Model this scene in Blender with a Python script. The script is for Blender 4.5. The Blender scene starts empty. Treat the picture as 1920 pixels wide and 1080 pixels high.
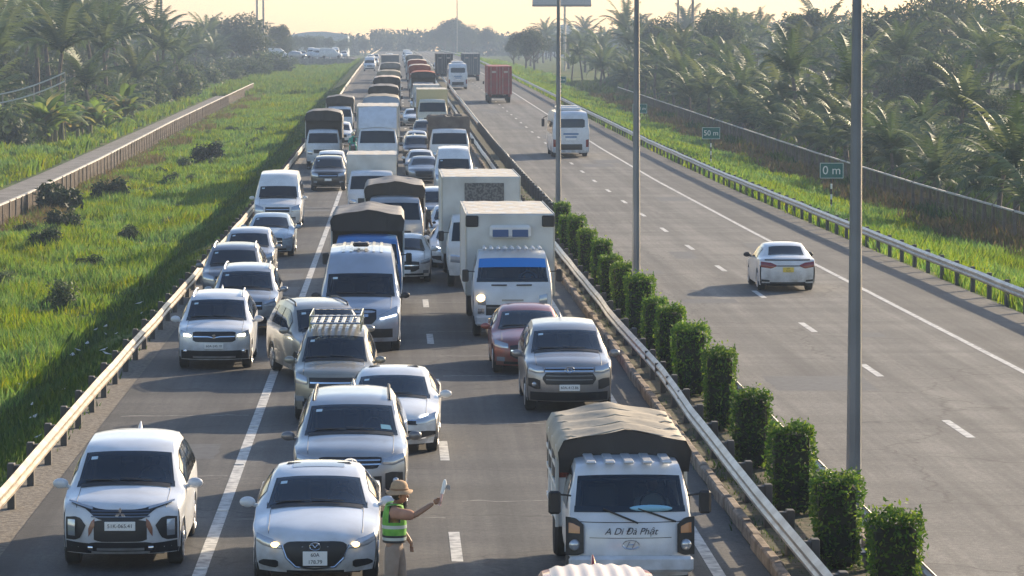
import bpy, bmesh, math, random
import numpy as np
from mathutils import Vector, Matrix
R = math.radians
rnd = random.Random(7)
SC = bpy.context.scene
COL = SC.collection

# ------------------------------------------------------------------ camera
FPX, CAMH = 6250.0, 7.5
KS = 6250.0 / 4400.0   # distances along the road are noted in units of 1/KS metres
cam_d = bpy.data.cameras.new("camera")
cam_d.sensor_width = 36.0
cam_d.lens = 36.0 * FPX / 1920.0
cam_d.clip_end = 20000
cam = bpy.data.objects.new("camera", cam_d)
COL.objects.link(cam)
cam.location = (0, 0, CAMH)
cam.rotation_euler = (R(90) - math.atan(450 / FPX), 0, 0)
SC.camera = cam

# ------------------------------------------------------------------ world, sun, exposure
SUN_AZ, SUN_EL = R(41), R(20)
w = bpy.data.worlds.new("World"); SC.world = w; w.use_nodes = True
nt = w.node_tree; nt.nodes.clear()
sky = nt.nodes.new("ShaderNodeTexSky"); sky.sky_type = 'NISHITA'
sky.sun_disc = False; sky.sun_elevation = SUN_EL; sky.sun_rotation = SUN_AZ
sky.air_density = 1.0; sky.dust_density = 1.5; sky.ozone_density = 1.0
bg = nt.nodes.new("ShaderNodeBackground"); bg.inputs[1].default_value = 0.125
wo = nt.nodes.new("ShaderNodeOutputWorld")
tcw = nt.nodes.new("ShaderNodeTexCoord"); sx = nt.nodes.new("ShaderNodeSeparateXYZ"); rw = nt.nodes.new("ShaderNodeValToRGB"); mxw = nt.nodes.new("ShaderNodeMix")
mxw.data_type = 'RGBA'; mxw.blend_type = 'MULTIPLY'; mxw.inputs[0].default_value = 1.0
e_ = rw.color_ramp.elements; e_[0].position = 0.0; e_[0].color = (2.0, 1.72, 1.38, 1); e_[1].position = .30; e_[1].color = (.68, .8, .95, 1)
q_ = e_.new(.05); q_.color = (1.8, 1.53, 1.24, 1)
nt.links.new(tcw.outputs["Generated"], sx.inputs[0]); nt.links.new(sx.outputs[2], rw.inputs[0])
nt.links.new(sky.outputs[0], mxw.inputs[6]); nt.links.new(rw.outputs[0], mxw.inputs[7])
nt.links.new(mxw.outputs[2], bg.inputs[0]); nt.links.new(bg.outputs[0], wo.inputs[0])
sd = bpy.data.lights.new("sun", 'SUN'); sd.energy = 4.8; sd.angle = R(0.6); sd.color = (1.0, 0.80, 0.55)
sun = bpy.data.objects.new("sun", sd); COL.objects.link(sun)
sv = Vector((math.sin(SUN_AZ) * math.cos(SUN_EL), math.cos(SUN_AZ) * math.cos(SUN_EL), math.sin(SUN_EL)))
sun.rotation_euler = sv.to_track_quat('Z', 'Y').to_euler()
sun.location = (60, 60, 60)
SC.view_settings.view_transform = 'Standard'; SC.view_settings.look = 'None'
SC.view_settings.gamma = 1; SC.view_settings.exposure = 1.0
SC.cycles.use_denoising = True
SC.cycles.max_bounces = 6; SC.cycles.diffuse_bounces = 3; SC.cycles.glossy_bounces = 3
SC.cycles.transmission_bounces = 2; SC.cycles.volume_bounces = 0; SC.cycles.transparent_max_bounces = 6

# ------------------------------------------------------------------ road frame (u across, s along)
TH = math.atan(0.05 / KS); CT, ST = math.cos(TH), math.sin(TH)
ZK = [(-400, 0), (60, 0), (95, .01), (130, .12), (165, .42), (210, 1.0), (293, 2.1), (378, 3.2), (500, 4.4), (650, 5.3), (900, 6.0), (9000, 6.0)]
ZK = [(a * KS, b) for a, b in ZK]
def zr(s):
    for (a, b), (p, q) in zip(ZK, ZK[1:]):
        if s <= p: return b + (q - b) * (s - a) / (p - a)
    return 6.0
GU = [(-9000, -2.4), (-60, -2.3), (-28.5, -2.0), (-28, -1.85), (-21, -1.85), (-20.2, -2.0), (-12, -1.75), (-9.0, -1.25), (-7.2, -.3), (-6.45, -.05),
      (17.9, -.05), (19.0, -.35), (22.5, -1.2), (26, -1.9), (29, -2.0), (60, -2.1), (9000, -2.4)]
def gz(u, s):
    for (a, b), (p, q) in zip(GU, GU[1:]):
        if u <= p: return zr(s) + b + (q - b) * (u - a) / (p - a)
    return zr(s) - 2.4
def W(u, s, z=0.0, road=True):
    return Vector((u * CT - s * ST, u * ST + s * CT, z + (zr(s) if road else 0)))

# ------------------------------------------------------------------ materials
MATS = {}
def mat(name, col=(.5, .5, .5), rough=.5, metal=0.0, coat=0.0, spec=None, emit=None, estr=0, noise=None, bump=None):
    if name in MATS: return MATS[name]
    m = bpy.data.materials.new(name); m.use_nodes = True
    n = m.node_tree; b = n.nodes["Principled BSDF"]
    b.inputs["Base Color"].default_value = (*col, 1)
    b.inputs["Roughness"].default_value = rough; b.inputs["Metallic"].default_value = metal
    b.inputs["Coat Weight"].default_value = coat; b.inputs["Coat Roughness"].default_value = .06
    if spec is not None: b.inputs["Specular IOR Level"].default_value = spec
    if emit: b.inputs["Emission Color"].default_value = (*emit, 1); b.inputs["Emission Strength"].default_value = estr
    if noise:   # (scale, second colour, low, high)
        tc = n.nodes.new("ShaderNodeTexCoord"); nz = n.nodes.new("ShaderNodeTexNoise")
        nz.inputs["Scale"].default_value = noise[0]; nz.inputs["Detail"].default_value = 6
        cr = n.nodes.new("ShaderNodeValToRGB")
        cr.color_ramp.elements[0].position = noise[2]; cr.color_ramp.elements[1].position = noise[3]
        cr.color_ramp.elements[0].color = (*noise[1], 1); cr.color_ramp.elements[1].color = (*col, 1)
        n.links.new(tc.outputs["Object"], nz.inputs["Vector"]); n.links.new(nz.outputs[0], cr.inputs[0])
        n.links.new(cr.outputs[0], b.inputs["Base Color"])
    if bump:
        tc = n.nodes.new("ShaderNodeTexCoord"); nz = n.nodes.new("ShaderNodeTexNoise"); nz.inputs["Scale"].default_value = bump[0]
        bp = n.nodes.new("ShaderNodeBump"); bp.inputs["Strength"].default_value = bump[1]; bp.inputs["Distance"].default_value = bump[2]
        n.links.new(tc.outputs["Object"], nz.inputs["Vector"]); n.links.new(nz.outputs[0], bp.inputs["Height"]); n.links.new(bp.outputs[0], b.inputs["Normal"])
    MATS[name] = m
    return m
def paint(name, c, metal=0.0, rough=.34):
    if "paint_" + name in MATS: return MATS["paint_" + name]
    d = tuple(x * .82 + .015 for x in c); m = mat("paint_" + name, c, rough, metal, .6, noise=(1.3, d, .35, .6)); n = m.node_tree; L = n.links; b = n.nodes["Principled BSDF"]
    src = b.inputs["Base Color"].links[0].from_socket        # road dust clinging to the sills, bumpers and in loose streaks
    tc = n.nodes.new("ShaderNodeTexCoord"); sp = n.nodes.new("ShaderNodeSeparateXYZ"); L.new(tc.outputs["Object"], sp.inputs[0])
    mr = n.nodes.new("ShaderNodeMapRange"); mr.inputs[1].default_value = .25; mr.inputs[2].default_value = .85; mr.inputs[3].default_value = .62; mr.inputs[4].default_value = .0; L.new(sp.outputs[2], mr.inputs[0])
    nz = n.nodes.new("ShaderNodeTexNoise"); nz.inputs["Scale"].default_value = 4; nz.inputs["Detail"].default_value = 7; L.new(tc.outputs["Object"], nz.inputs["Vector"])
    r2 = n.nodes.new("ShaderNodeMapRange"); r2.inputs[1].default_value = .35; r2.inputs[2].default_value = .7; L.new(nz.outputs[0], r2.inputs[0])
    mu = n.nodes.new("ShaderNodeMath"); mu.operation = 'MULTIPLY'; L.new(mr.outputs[0], mu.inputs[0]); L.new(r2.outputs[0], mu.inputs[1])
    ad = n.nodes.new("ShaderNodeMath"); ad.operation = 'MULTIPLY_ADD'; ad.inputs[1].default_value = .12; L.new(r2.outputs[0], ad.inputs[0]); L.new(mu.outputs[0], ad.inputs[2]); ad.use_clamp = True
    mx = n.nodes.new("ShaderNodeMix"); mx.data_type = 'RGBA'; mx.inputs[7].default_value = (.2, .17, .135, 1); L.new(ad.outputs[0], mx.inputs[0]); L.new(src, mx.inputs[6]); L.new(mx.outputs[2], b.inputs["Base Color"])
    rm = n.nodes.new("ShaderNodeMapRange"); rm.inputs[3].default_value = rough; rm.inputs[4].default_value = .75; L.new(ad.outputs[0], rm.inputs[0]); L.new(rm.outputs[0], b.inputs["Roughness"])
    cw = n.nodes.new("ShaderNodeMapRange"); cw.inputs[3].default_value = .6; cw.inputs[4].default_value = .05; L.new(ad.outputs[0], cw.inputs[0]); L.new(cw.outputs[0], b.inputs["Coat Weight"])
    return m
def leafmat(name, cols, rough=.6, trans=.35, patch=False):
    if name in MATS: return MATS[name]
    m = bpy.data.materials.new(name); m.use_nodes = True; n = m.node_tree
    b = n.nodes["Principled BSDF"]; b.inputs["Roughness"].default_value = rough
    b.inputs["Specular IOR Level"].default_value = .3
    g = n.nodes.new("ShaderNodeNewGeometry"); cr = n.nodes.new("ShaderNodeValToRGB")
    el = cr.color_ramp.elements
    el[0].position = 0; el[0].color = (*cols[0], 1); el[1].position = 1; el[1].color = (*cols[-1], 1)
    for i, c in enumerate(cols[1:-1]):
        e = el.new((i + 1) / (len(cols) - 1)); e.color = (*c, 1)
    oi = n.nodes.new("ShaderNodeObjectInfo")
    hs = n.nodes.new("ShaderNodeHueSaturation")
    if patch:
        tcp = n.nodes.new("ShaderNodeTexCoord"); nzp = n.nodes.new("ShaderNodeTexNoise"); nzp.inputs["Scale"].default_value = .22; nzp.inputs["Detail"].default_value = 5; n.links.new(tcp.outputs["Object"], nzp.inputs["Vector"])
        m1 = n.nodes.new("ShaderNodeMapRange"); m1.inputs[1].default_value = .35; m1.inputs[2].default_value = .65; m1.inputs[3].default_value = .465; m1.inputs[4].default_value = .53; n.links.new(nzp.outputs[0], m1.inputs[0]); n.links.new(m1.outputs[0], hs.inputs["Hue"])
        m2 = n.nodes.new("ShaderNodeMapRange"); m2.inputs[1].default_value = .35; m2.inputs[2].default_value = .65; m2.inputs[3].default_value = 1.15; m2.inputs[4].default_value = .8; n.links.new(nzp.outputs[0], m2.inputs[0]); n.links.new(m2.outputs[0], hs.inputs["Saturation"])
    mr = n.nodes.new("ShaderNodeMapRange"); mr.inputs[3].default_value = .78; mr.inputs[4].default_value = 1.2
    tr = n.nodes.new("ShaderNodeBsdfTranslucent"); mx = n.nodes.new("ShaderNodeMixShader"); mx.inputs[0].default_value = trans
    n.links.new(g.outputs["Random Per Island"], cr.inputs[0]); n.links.new(cr.outputs[0], hs.inputs["Color"])
    n.links.new(oi.outputs["Random"], mr.inputs[0]); n.links.new(mr.outputs[0], hs.inputs["Value"])
    n.links.new(hs.outputs[0], b.inputs["Base Color"]); n.links.new(hs.outputs[0], tr.inputs[0])
    n.links.new(b.outputs[0], mx.inputs[1]); n.links.new(tr.outputs[0], mx.inputs[2])
    n.links.new(mx.outputs[0], n.nodes["Material Output"].inputs[0])
    MATS[name] = m
    return m

M_GLASS = mat("window_glass", (.012, .017, .024), .07, 0, 0, .6)
def clear_glass():
    m = bpy.data.materials.new("clear_glass"); m.use_nodes = True; n = m.node_tree; n.nodes.remove(n.nodes["Principled BSDF"])
    t = n.nodes.new("ShaderNodeBsdfTransparent"); t.inputs[0].default_value = (.42, .5, .53, 1); g = n.nodes.new("ShaderNodeBsdfGlossy"); g.inputs["Roughness"].default_value = .03; g.inputs[0].default_value = (.9, .95, 1, 1)
    f = n.nodes.new("ShaderNodeFresnel"); f.inputs[0].default_value = 1.75; x = n.nodes.new("ShaderNodeMixShader")
    n.links.new(f.outputs[0], x.inputs[0]); n.links.new(t.outputs[0], x.inputs[1]); n.links.new(g.outputs[0], x.inputs[2]); n.links.new(x.outputs[0], n.nodes["Material Output"].inputs[0]); return m
M_CLEAR = clear_glass()
M_BLACK = mat("black_plastic", (.018, .018, .02), .5)
M_TYRE = mat("tyre_rubber", (.025, .024, .023), .85)
M_RIM = mat("rim_alloy", (.5, .5, .52), .35, .8)
M_DARK = mat("underbody", (.012, .012, .012), .9)
M_CHROME = mat("chrome_trim", (.75, .76, .78), .12, 1.0)
M_LAMP = mat("lamp_lens", (.45, .48, .52), .12, .5, .8)
M_LAMPON = mat("lamp_lit", (.9, .9, .8), .2, emit=(1, .93, .6), estr=5)
M_AMBERON = mat("amber_lamp_lit", (.9, .6, .2), .2, emit=(1, .66, .25), estr=3.0)
M_AMBER = mat("amber_lens", (.45, .17, .06), .2, 0, .5)
M_TAIL = mat("tail_lens", (.2, .01, .012), .2, 0, .6)
M_PLATE = mat("plate_white", (.8, .8, .78), .5)
M_PLATEY = mat("plate_yellow", (.75, .55, .08), .5)
M_INK = mat("plate_ink", (.03, .03, .04), .6)
M_STEEL = mat("galvanised_steel", (.52, .5, .47), .42, .75, noise=(2.2, (.36, .33, .3), .35, .65))
M_STEELD = mat("dark_post_steel", (.08, .075, .07), .7, .2)
M_STICK = mat("sticker_pale", (.55, .68, .75), .5)
M_CONC = mat("concrete", (.34, .31, .27), .9, noise=(1.7, (.2, .18, .15), .35, .65))

# ------------------------------------------------------------------ mesh builder
class MB:
    def __init__(s): s.v = []; s.f = []
    def grid(s, rows, flip=False, closed=False):
        o = len(s.v); nr = len(rows); nc = len(rows[0])
        for r in rows: s.v.extend([tuple(p) for p in r])
        for i in range(nr - 1):
            for j in range(nc if closed else nc - 1):
                k = (j + 1) % nc
                q = (o + i * nc + j, o + i * nc + k, o + (i + 1) * nc + k, o + (i + 1) * nc + j)
                s.f.append(q[::-1] if flip else q)
        return s
    def poly(s, pts):
        o = len(s.v); s.v.extend([tuple(p) for p in pts]); s.f.append(tuple(range(o, o + len(pts)))); return s
    def box(s, c, size, bev=0.0, rot=None, seg=1):
        bm = bmesh.new(); bmesh.ops.create_cube(bm, size=1.0)
        for v in bm.verts: v.co = Vector((v.co.x * size[0], v.co.y * size[1], v.co.z * size[2]))
        if bev > 0: bmesh.ops.bevel(bm, geom=bm.edges[:], offset=bev, segments=seg, affect='EDGES', profile=.5)
        o = len(s.v)
        for v in bm.verts:
            p = v.co.copy()
            if rot is not None: p = rot @ p
            s.v.append((p.x + c[0], p.y + c[1], p.z + c[2]))
        bm.verts.index_update()
        for f in bm.faces: s.f.append(tuple(o + v.index for v in f.verts))
        bm.free(); return s
    def tube(s, pts, rad, n=8, cap=True):
        pts = [Vector(p) for p in pts]; rows = []
        rads = rad if isinstance(rad, (list, tuple)) else [rad] * len(pts)
        for i, p in enumerate(pts):
            d = (pts[min(i + 1, len(pts) - 1)] - pts[max(i - 1, 0)]).normalized()
            a = Vector((0, 0, 1)) if abs(d.z) < .9 else Vector((1, 0, 0))
            x = d.cross(a).normalized(); y = d.cross(x)
            rows.append([p + (x * math.cos(t) + y * math.sin(t)) * rads[i] for t in [2 * math.pi * k / n for k in range(n)]])
        s.grid(rows, closed=True)
        if cap: s.poly(rows[0][::-1]); s.poly(rows[-1])
        return s
    def disc(s, c, ax, r, wd, n=20, bev=.15):   # a solid wheel-like disc along an axis ('x')
        rows = []
        for dx, rr in ((-.5, r * .62), (-.5, r * .9), (-.38, r), (.38, r), (.5, r * .9), (.5, r * .62)):
            rows.append([(c[0] + dx * wd, c[1] + rr * math.cos(2 * math.pi * k / n), c[2] + rr * math.sin(2 * math.pi * k / n)) for k in range(n)])
        s.grid(rows, closed=True); s.poly(rows[0][::-1]); s.poly(rows[-1]); return s
    def ball(s, c, r, n=10, m=7):
        rows = []
        for i in range(m + 1):
            a = math.pi * i / m
            rows.append([(c[0] + r[0] * math.sin(a) * math.cos(2 * math.pi * k / n), c[1] + r[1] * math.sin(a) * math.sin(2 * math.pi * k / n), c[2] + r[2] * math.cos(a)) for k in range(n)])
        return s.grid(rows, closed=True)
    def build(s, name, m, parent=None, smooth=False, merge=False, angle=35):
        me = bpy.data.meshes.new(name); me.from_pydata(s.v, [], s.f)
        if merge:
            bm = bmesh.new(); bm.from_mesh(me); bmesh.ops.remove_doubles(bm, verts=bm.verts[:], dist=.0008)
            bmesh.ops.recalc_face_normals(bm, faces=bm.faces[:]); bm.to_mesh(me); bm.free()
        me.materials.append(m)
        if smooth:
            me.polygons.foreach_set("use_smooth", [True] * len(me.polygons))
            try: me.set_sharp_from_angle(angle=R(angle))
            except Exception: pass
        me.update()
        o = bpy.data.objects.new(name, me); COL.objects.link(o)
        if parent is not None: o.parent = parent
        return o

def tag(o, label=None, cat=None, group=None, kind=None):
    if label: o["label"] = label
    if cat: o["category"] = cat
    if group: o["group"] = group
    if kind: o["kind"] = kind
    return o
def thing(name, label, cat, group=None, loc=None, rz=0):
    o = bpy.data.objects.new(name, None); COL.objects.link(o); o.empty_display_size = .3
    if loc is not None: o.location = loc
    o.rotation_euler.z = rz
    return tag(o, label, cat, group)
def text(name, body, size, m, parent, loc, rot=(R(90), 0, 0), ext=.003, shear=0):
    cu = bpy.data.curves.new(name, 'FONT'); cu.body = body; cu.size = size; cu.extrude = ext; cu.shear = shear
    cu.align_x = 'CENTER'; cu.align_y = 'CENTER'
    t = bpy.data.objects.new(name + "_src", cu); COL.objects.link(t)
    dg = bpy.context.evaluated_depsgraph_get(); me = bpy.data.meshes.new_from_object(t.evaluated_get(dg))
    bpy.data.objects.remove(t); bpy.data.curves.remove(cu)
    me.materials.clear(); me.materials.append(m)
    o = bpy.data.objects.new(name, me); COL.objects.link(o); o.parent = parent; o.location = loc; o.rotation_euler = rot
    return o

# ------------------------------------------------------------------ ground, roads, markings
def strip(name, u0, u1, s0, s1, z, m, kind='structure', step=6.0, label=None):
    mb = MB(); ss = []; s = s0
    while s < s1: ss.append(s); s += step if s < 400 else step * 6
    ss.append(s1); us = [u0 + (u1 - u0) * k / 2 for k in range(3)]
    mb.grid([[W(u, s, z) for u in us] for s in ss])
    o = mb.build(name, m); return tag(o, label, None, None, kind)

def road_material(name, base, dark, wheel_tracks):
    m = bpy.data.materials.new(name); m.use_nodes = True; n = m.node_tree; L = n.links
    b = n.nodes["Principled BSDF"]; b.inputs["Roughness"].default_value = .78; b.inputs["Specular IOR Level"].default_value = .35
    tc = n.nodes.new("ShaderNodeTexCoord"); mp = n.nodes.new("ShaderNodeMapping"); mp.inputs["Rotation"].default_value = (0, 0, -TH)
    L.new(tc.outputs["Object"], mp.inputs[0])
    def noise(scale, det, sc=(1, 1, 1)):
        q = n.nodes.new("ShaderNodeMapping"); q.inputs["Scale"].default_value = sc; L.new(mp.outputs[0], q.inputs[0])
        z = n.nodes.new("ShaderNodeTexNoise"); z.inputs["Scale"].default_value = scale; z.inputs["Detail"].default_value = det; z.inputs["Roughness"].default_value = .7
        L.new(q.outputs[0], z.inputs["Vector"]); return z.outputs[0]
    def ramp(src, a, ca, bb, cb):
        r = n.nodes.new("ShaderNodeValToRGB"); r.color_ramp.elements[0].position = a; r.color_ramp.elements[1].position = bb
        r.color_ramp.elements[0].color = (*ca, 1); r.color_ramp.elements[1].color = (*cb, 1); L.new(src, r.inputs[0]); return r.outputs[0]
    def mul(a, c, f=1.0):
        x = n.nodes.new("ShaderNodeMix"); x.data_type = 'RGBA'; x.blend_type = 'MULTIPLY'; x.inputs[0].default_value = f
        L.new(a, x.inputs[6]); L.new(c, x.inputs[7]); return x.outputs[2]
    c = ramp(noise(.35, 5), .3, dark, .7, base)
    c = mul(c, ramp(noise(9, 3), .3, (.62, .62, .64), .75, (1.25, 1.25, 1.22)))
    c = mul(c, ramp(noise(45, 2), .32, (.55, .55, .55), .68, (1.35, 1.34, 1.32)))
    c = mul(c, ramp(noise(1.0, 4, (1.6, .035, 1)), .35, (.66, .66, .67), .62, (1.16, 1.15, 1.12)))      # long streaks along the lanes
    c = mul(c, ramp(noise(1.0, 3, (.05, .35, 1)), .42, (.8, .8, .8), .6, (1.08, 1.07, 1.05)))       # cross bands and patches
    sx_ = n.nodes.new("ShaderNodeSeparateXYZ"); L.new(mp.outputs[0], sx_.inputs[0])   # polished wheel tracks, two to a lane
    m_ = n.nodes.new("ShaderNodeMath"); m_.operation = 'MULTIPLY_ADD'; m_.inputs[1].default_value = 2 * math.pi / 1.84; m_.inputs[2].default_value = .1 + math.pi; L.new(sx_.outputs[0], m_.inputs[0])
    c_ = n.nodes.new("ShaderNodeMath"); c_.operation = 'COSINE'; L.new(m_.outputs[0], c_.inputs[0])
    a_ = n.nodes.new("ShaderNodeMath"); a_.operation = 'MULTIPLY_ADD'; a_.inputs[1].default_value = .28; a_.inputs[2].default_value = .25; L.new(c_.outputs[0], a_.inputs[0])
    b_ = n.nodes.new("ShaderNodeMath"); b_.operation = 'ADD'; L.new(a_.outputs[0], b_.inputs[0]); L.new(noise(.5, 4, (1, .12, 1)), b_.inputs[1])
    c = mul(c, ramp(b_.outputs[0], .35, (.80, .80, .81), 1.0, (1.1, 1.09, 1.07)))
    if wheel_tracks:   # cracks
        v = n.nodes.new("ShaderNodeTexVoronoi"); v.feature = 'DISTANCE_TO_EDGE'; v.inputs["Scale"].default_value = .16
        wq = n.nodes.new("ShaderNodeMapping"); L.new(mp.outputs[0], wq.inputs[0])
        nn = n.nodes.new("ShaderNodeTexNoise"); nn.inputs["Scale"].default_value = 1.2; L.new(mp.outputs[0], nn.inputs["Vector"])
        va = n.nodes.new("ShaderNodeVectorMath"); va.operation = 'ADD'; L.new(wq.outputs[0], va.inputs[0]); L.new(nn.outputs[1], va.inputs[1])
        L.new(va.outputs[0], v.inputs["Vector"])
        c = mul(c, ramp(v.outputs[0], .002, (.55, .55, .55), .008, (1, 1, 1)))
    L.new(c, b.inputs["Base Color"])
    bp = n.nodes.new("ShaderNodeBump"); bp.inputs["Strength"].default_value = .5; bp.inputs["Distance"].default_value = .01
    L.new(noise(30, 3), bp.inputs["Height"]); L.new(bp.outputs[0], b.inputs["Normal"])
    return m
M_ROAD_L = road_material("asphalt_worn", (.112, .11, .112), (.074, .074, .077), True)
M_ROAD_R = road_material("asphalt_pale", (.172, .168, .165), (.128, .126, .126), True)
M_SHOULD = road_material("asphalt_shoulder", (.125, .122, .12), (.09, .088, .088), False)
M_LINE = mat("road_paint", (.55, .54, .51), .65, noise=(5, (.24, .235, .23), .34, .56))

def ground():
    m = bpy.data.materials.new("earth_and_weeds"); m.use_nodes = True; n = m.node_tree; L = n.links
    b = n.nodes["Principled BSDF"]; b.inputs["Roughness"].default_value = 1; b.inputs["Specular IOR Level"].default_value = .1
    tc = n.nodes.new("ShaderNodeTexCoord")
    def ramp(scale, els, det=6):
        z = n.nodes.new("ShaderNodeTexNoise"); z.inputs["Scale"].default_value = scale; z.inputs["Detail"].default_value = det; L.new(tc.outputs["Object"], z.inputs["Vector"])
        r = n.nodes.new("ShaderNodeValToRGB"); e = r.color_ramp.elements
        e[0].position, e[0].color = els[0][0], (*els[0][1], 1); e[1].position, e[1].color = els[-1][0], (*els[-1][1], 1)
        for p, c in els[1:-1]: q = e.new(p); q.color = (*c, 1)
        L.new(z.outputs[0], r.inputs[0]); return r.outputs[0]
    a = ramp(.22, [(.3, (.035, .06, .015)), (.5, (.075, .12, .02)), (.62, (.13, .14, .03)), (.72, (.2, .13, .05))])
    c = ramp(5, [(.3, (.5, .5, .5)), (.7, (1.3, 1.3, 1.3))])
    x = n.nodes.new("ShaderNodeMix"); x.data_type = 'RGBA'; x.blend_type = 'MULTIPLY'; x.inputs[0].default_value = 1
    L.new(a, x.inputs[6]); L.new(c, x.inputs[7]); L.new(x.outputs[2], b.inputs["Base Color"])
    us = [-1500, -800, -300, -150, -60, -40] + [-28.5, -28, -21, -20.2, -16, -12, -9, -7.2, -6.45, 0, 5, 6.5, 12, 17.9, 19, 22.5, 26, 29, 40, 60, 150, 300, 800, 1500]
    ss = [-300, -60, -20, 0, 20, 40, 60, 80] + [95 + 7 * k for k in range(88)] + [730, 800, 860, 923, 1050, 1277, 1500, 1900, 2400]
    mb = MB(); r2 = random.Random(3)
    rows = []
    for s in ss:
        row = []
        for u in us:
            j = r2.uniform(-.12, .12) if (u < -9 and u > -20) or (u > 20 and u < 60) or (-60 < u < -29) else 0
            row.append(W(u, s, gz(u, s) + j, False))
        rows.append(row)
    mb.grid(rows)
    tag(mb.build("ground", m, smooth=True), None, None, None, "structure")
ground()
strip("carriageway", -5.85, 5.35, -150, 2000, .0, M_ROAD_L)
strip("opposite_carriageway", 7.05, 14.75, -150, 2000, .0, M_ROAD_R)
strip("hard_shoulder", 14.75, 17.75, -150, 2000, -.004, M_SHOULD)
strip("gravel_edge", -6.6, -5.85, -150, 900, -.01, mat("gravel", (.2, .175, .145), 1, noise=(9, (.09, .075, .06), .35, .6), bump=(14, .8, .03)))
strip("median_soil", 5.5, 7.0, -150, 900, .06, mat("median_soil", (.09, .07, .045), 1, noise=(3, (.04, .05, .02), .35, .65), bump=(8, .8, .05)))
strip("service_road", -25.0, -21.6, -100, 540, -1.79, mat("service_concrete", (.2, .185, .17), .9, noise=(.8, (.11, .1, .09), .35, .65)))
M_KERB = mat("kerb_stone", (.3, .24, .19), .95, noise=(4, (.13, .1, .075), .35, .62))
for u, nm in ((5.42, 0), (7.05, 1)):     # kerb blocks with open joints
    mb = MB(); rr = random.Random(5 + nm); s = -30
    while s < 420:
        mb.box(W(u + rr.uniform(-.02, .02), s + .5, .09), (.16, 1.35 if s < 150 else 1.95, .24 + rr.uniform(-.03, .02)), .03, Matrix.Rotation(TH + rr.uniform(-.02, .02), 3, 'Z')); s += 1.4 if s < 150 else 2.0
    tag(mb.build("kerb", M_KERB), None, None, None, "structure")

def marking(name, u0, u1, s0, s1, step=None, dash=None, z=.004, grooves=0):
    mb = MB(); s = s0
    if dash:
        while s < s1:
            mb.grid([[W(u0, s, z), W(u1, s, z)], [W(u0, s + dash, z), W(u1, s + dash, z)]]); s += step
    else:
        rows = []
        while s < s1: rows.append([W(u0, s, z), W(u1, s, z)]); s += 6
        mb.grid(rows)
    return tag(mb.build(name, M_LINE), None, None, None, "structure")
PD = 12.0
marking("lane_dashes", .82, .99, 49.87 - 1.5 - 8 * PD, 1000, PD, 3.0)
marking("lane_dashes", 11.02, 11.19, 65.1 - 1.5 - 8 * PD, 1000, PD, 3.0)
marking("edge_line", -2.90, -2.71, -100, 1300)
marking("edge_line", 14.5, 14.66, -100, 1300)
marking("edge_line", 4.52, 4.7, -100, 1300)
marking("edge_line", 7.35, 7.5, -100, 900)
# raised reflector studs pressed in the solid line
mb = MB()
for k in range(40): mb.box(W(-2.81, 35.7 + k * 6.05, .012), (.17, .09, .016), .004, Matrix.Rotation(TH, 3, 'Z'))
tag(mb.build("rumble_bars", mat("rumble_bar", (.68, .66, .6), .5)), None, None, None, "structure")
# bitumen seams across the worn carriageway
mb = MB(); rr = random.Random(12)
for s0, a, b_ in ((37.2, -2.6, .8), (38.6, 1.1, 4.4), (41.0, -5.6, -2.95), (47.8, -5.6, -3), (46.6, 1.2, 3.0), (53.5, 1.1, 2.6), (57, 1.0, 3.9), (62, .9, 4.2), (69, -2.6, 4), (88, 1, 4.4), (101, .9, 4)):
    rows = []
    for k in range(13):
        u = a + (b_ - a) * k / 12; q = s0 * KS + rr.uniform(-.08, .08) + .1 * k / 12
        rows.append([W(u, q, .003), W(u, q + rr.uniform(.05, .16), .003)])
    mb.grid(rows, flip=True)
pmb = MB(); rr = random.Random(31)
for _ in range(34):
    if rr.random() < .5: u0, u1 = rr.choice(((-2.6, .7), (1.1, 4.3), (-5.6, -3.0)))
    else: u0, u1 = rr.choice(((7.6, 10.9), (11.3, 14.4)))
    s0 = rr.uniform(46, 330); l = rr.uniform(1.2, 5); a = rr.uniform(u0, u1 - .8); b_ = min(u1, a + rr.uniform(.7, 2.6)); n_ = 8
    pmb.grid([[W(a + rr.uniform(-.04, .04), s0 + l * k / n_, .0022), W(b_ + rr.uniform(-.04, .04), s0 + l * k / n_, .0022)] for k in range(n_ + 1)], flip=True)
tag(pmb.build("tar_patches", mat("tar_patch", (.075, .075, .078), .7, noise=(5, (.045, .045, .048), .35, .65), bump=(20, .4, .01))), None, None, None, "structure")
tag(mb.build("road_seams", mat("pale_seam", (.22, .21, .2), .8, noise=(6, (.1, .1, .1), .4, .6))), None, None, None, "structure")

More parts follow.
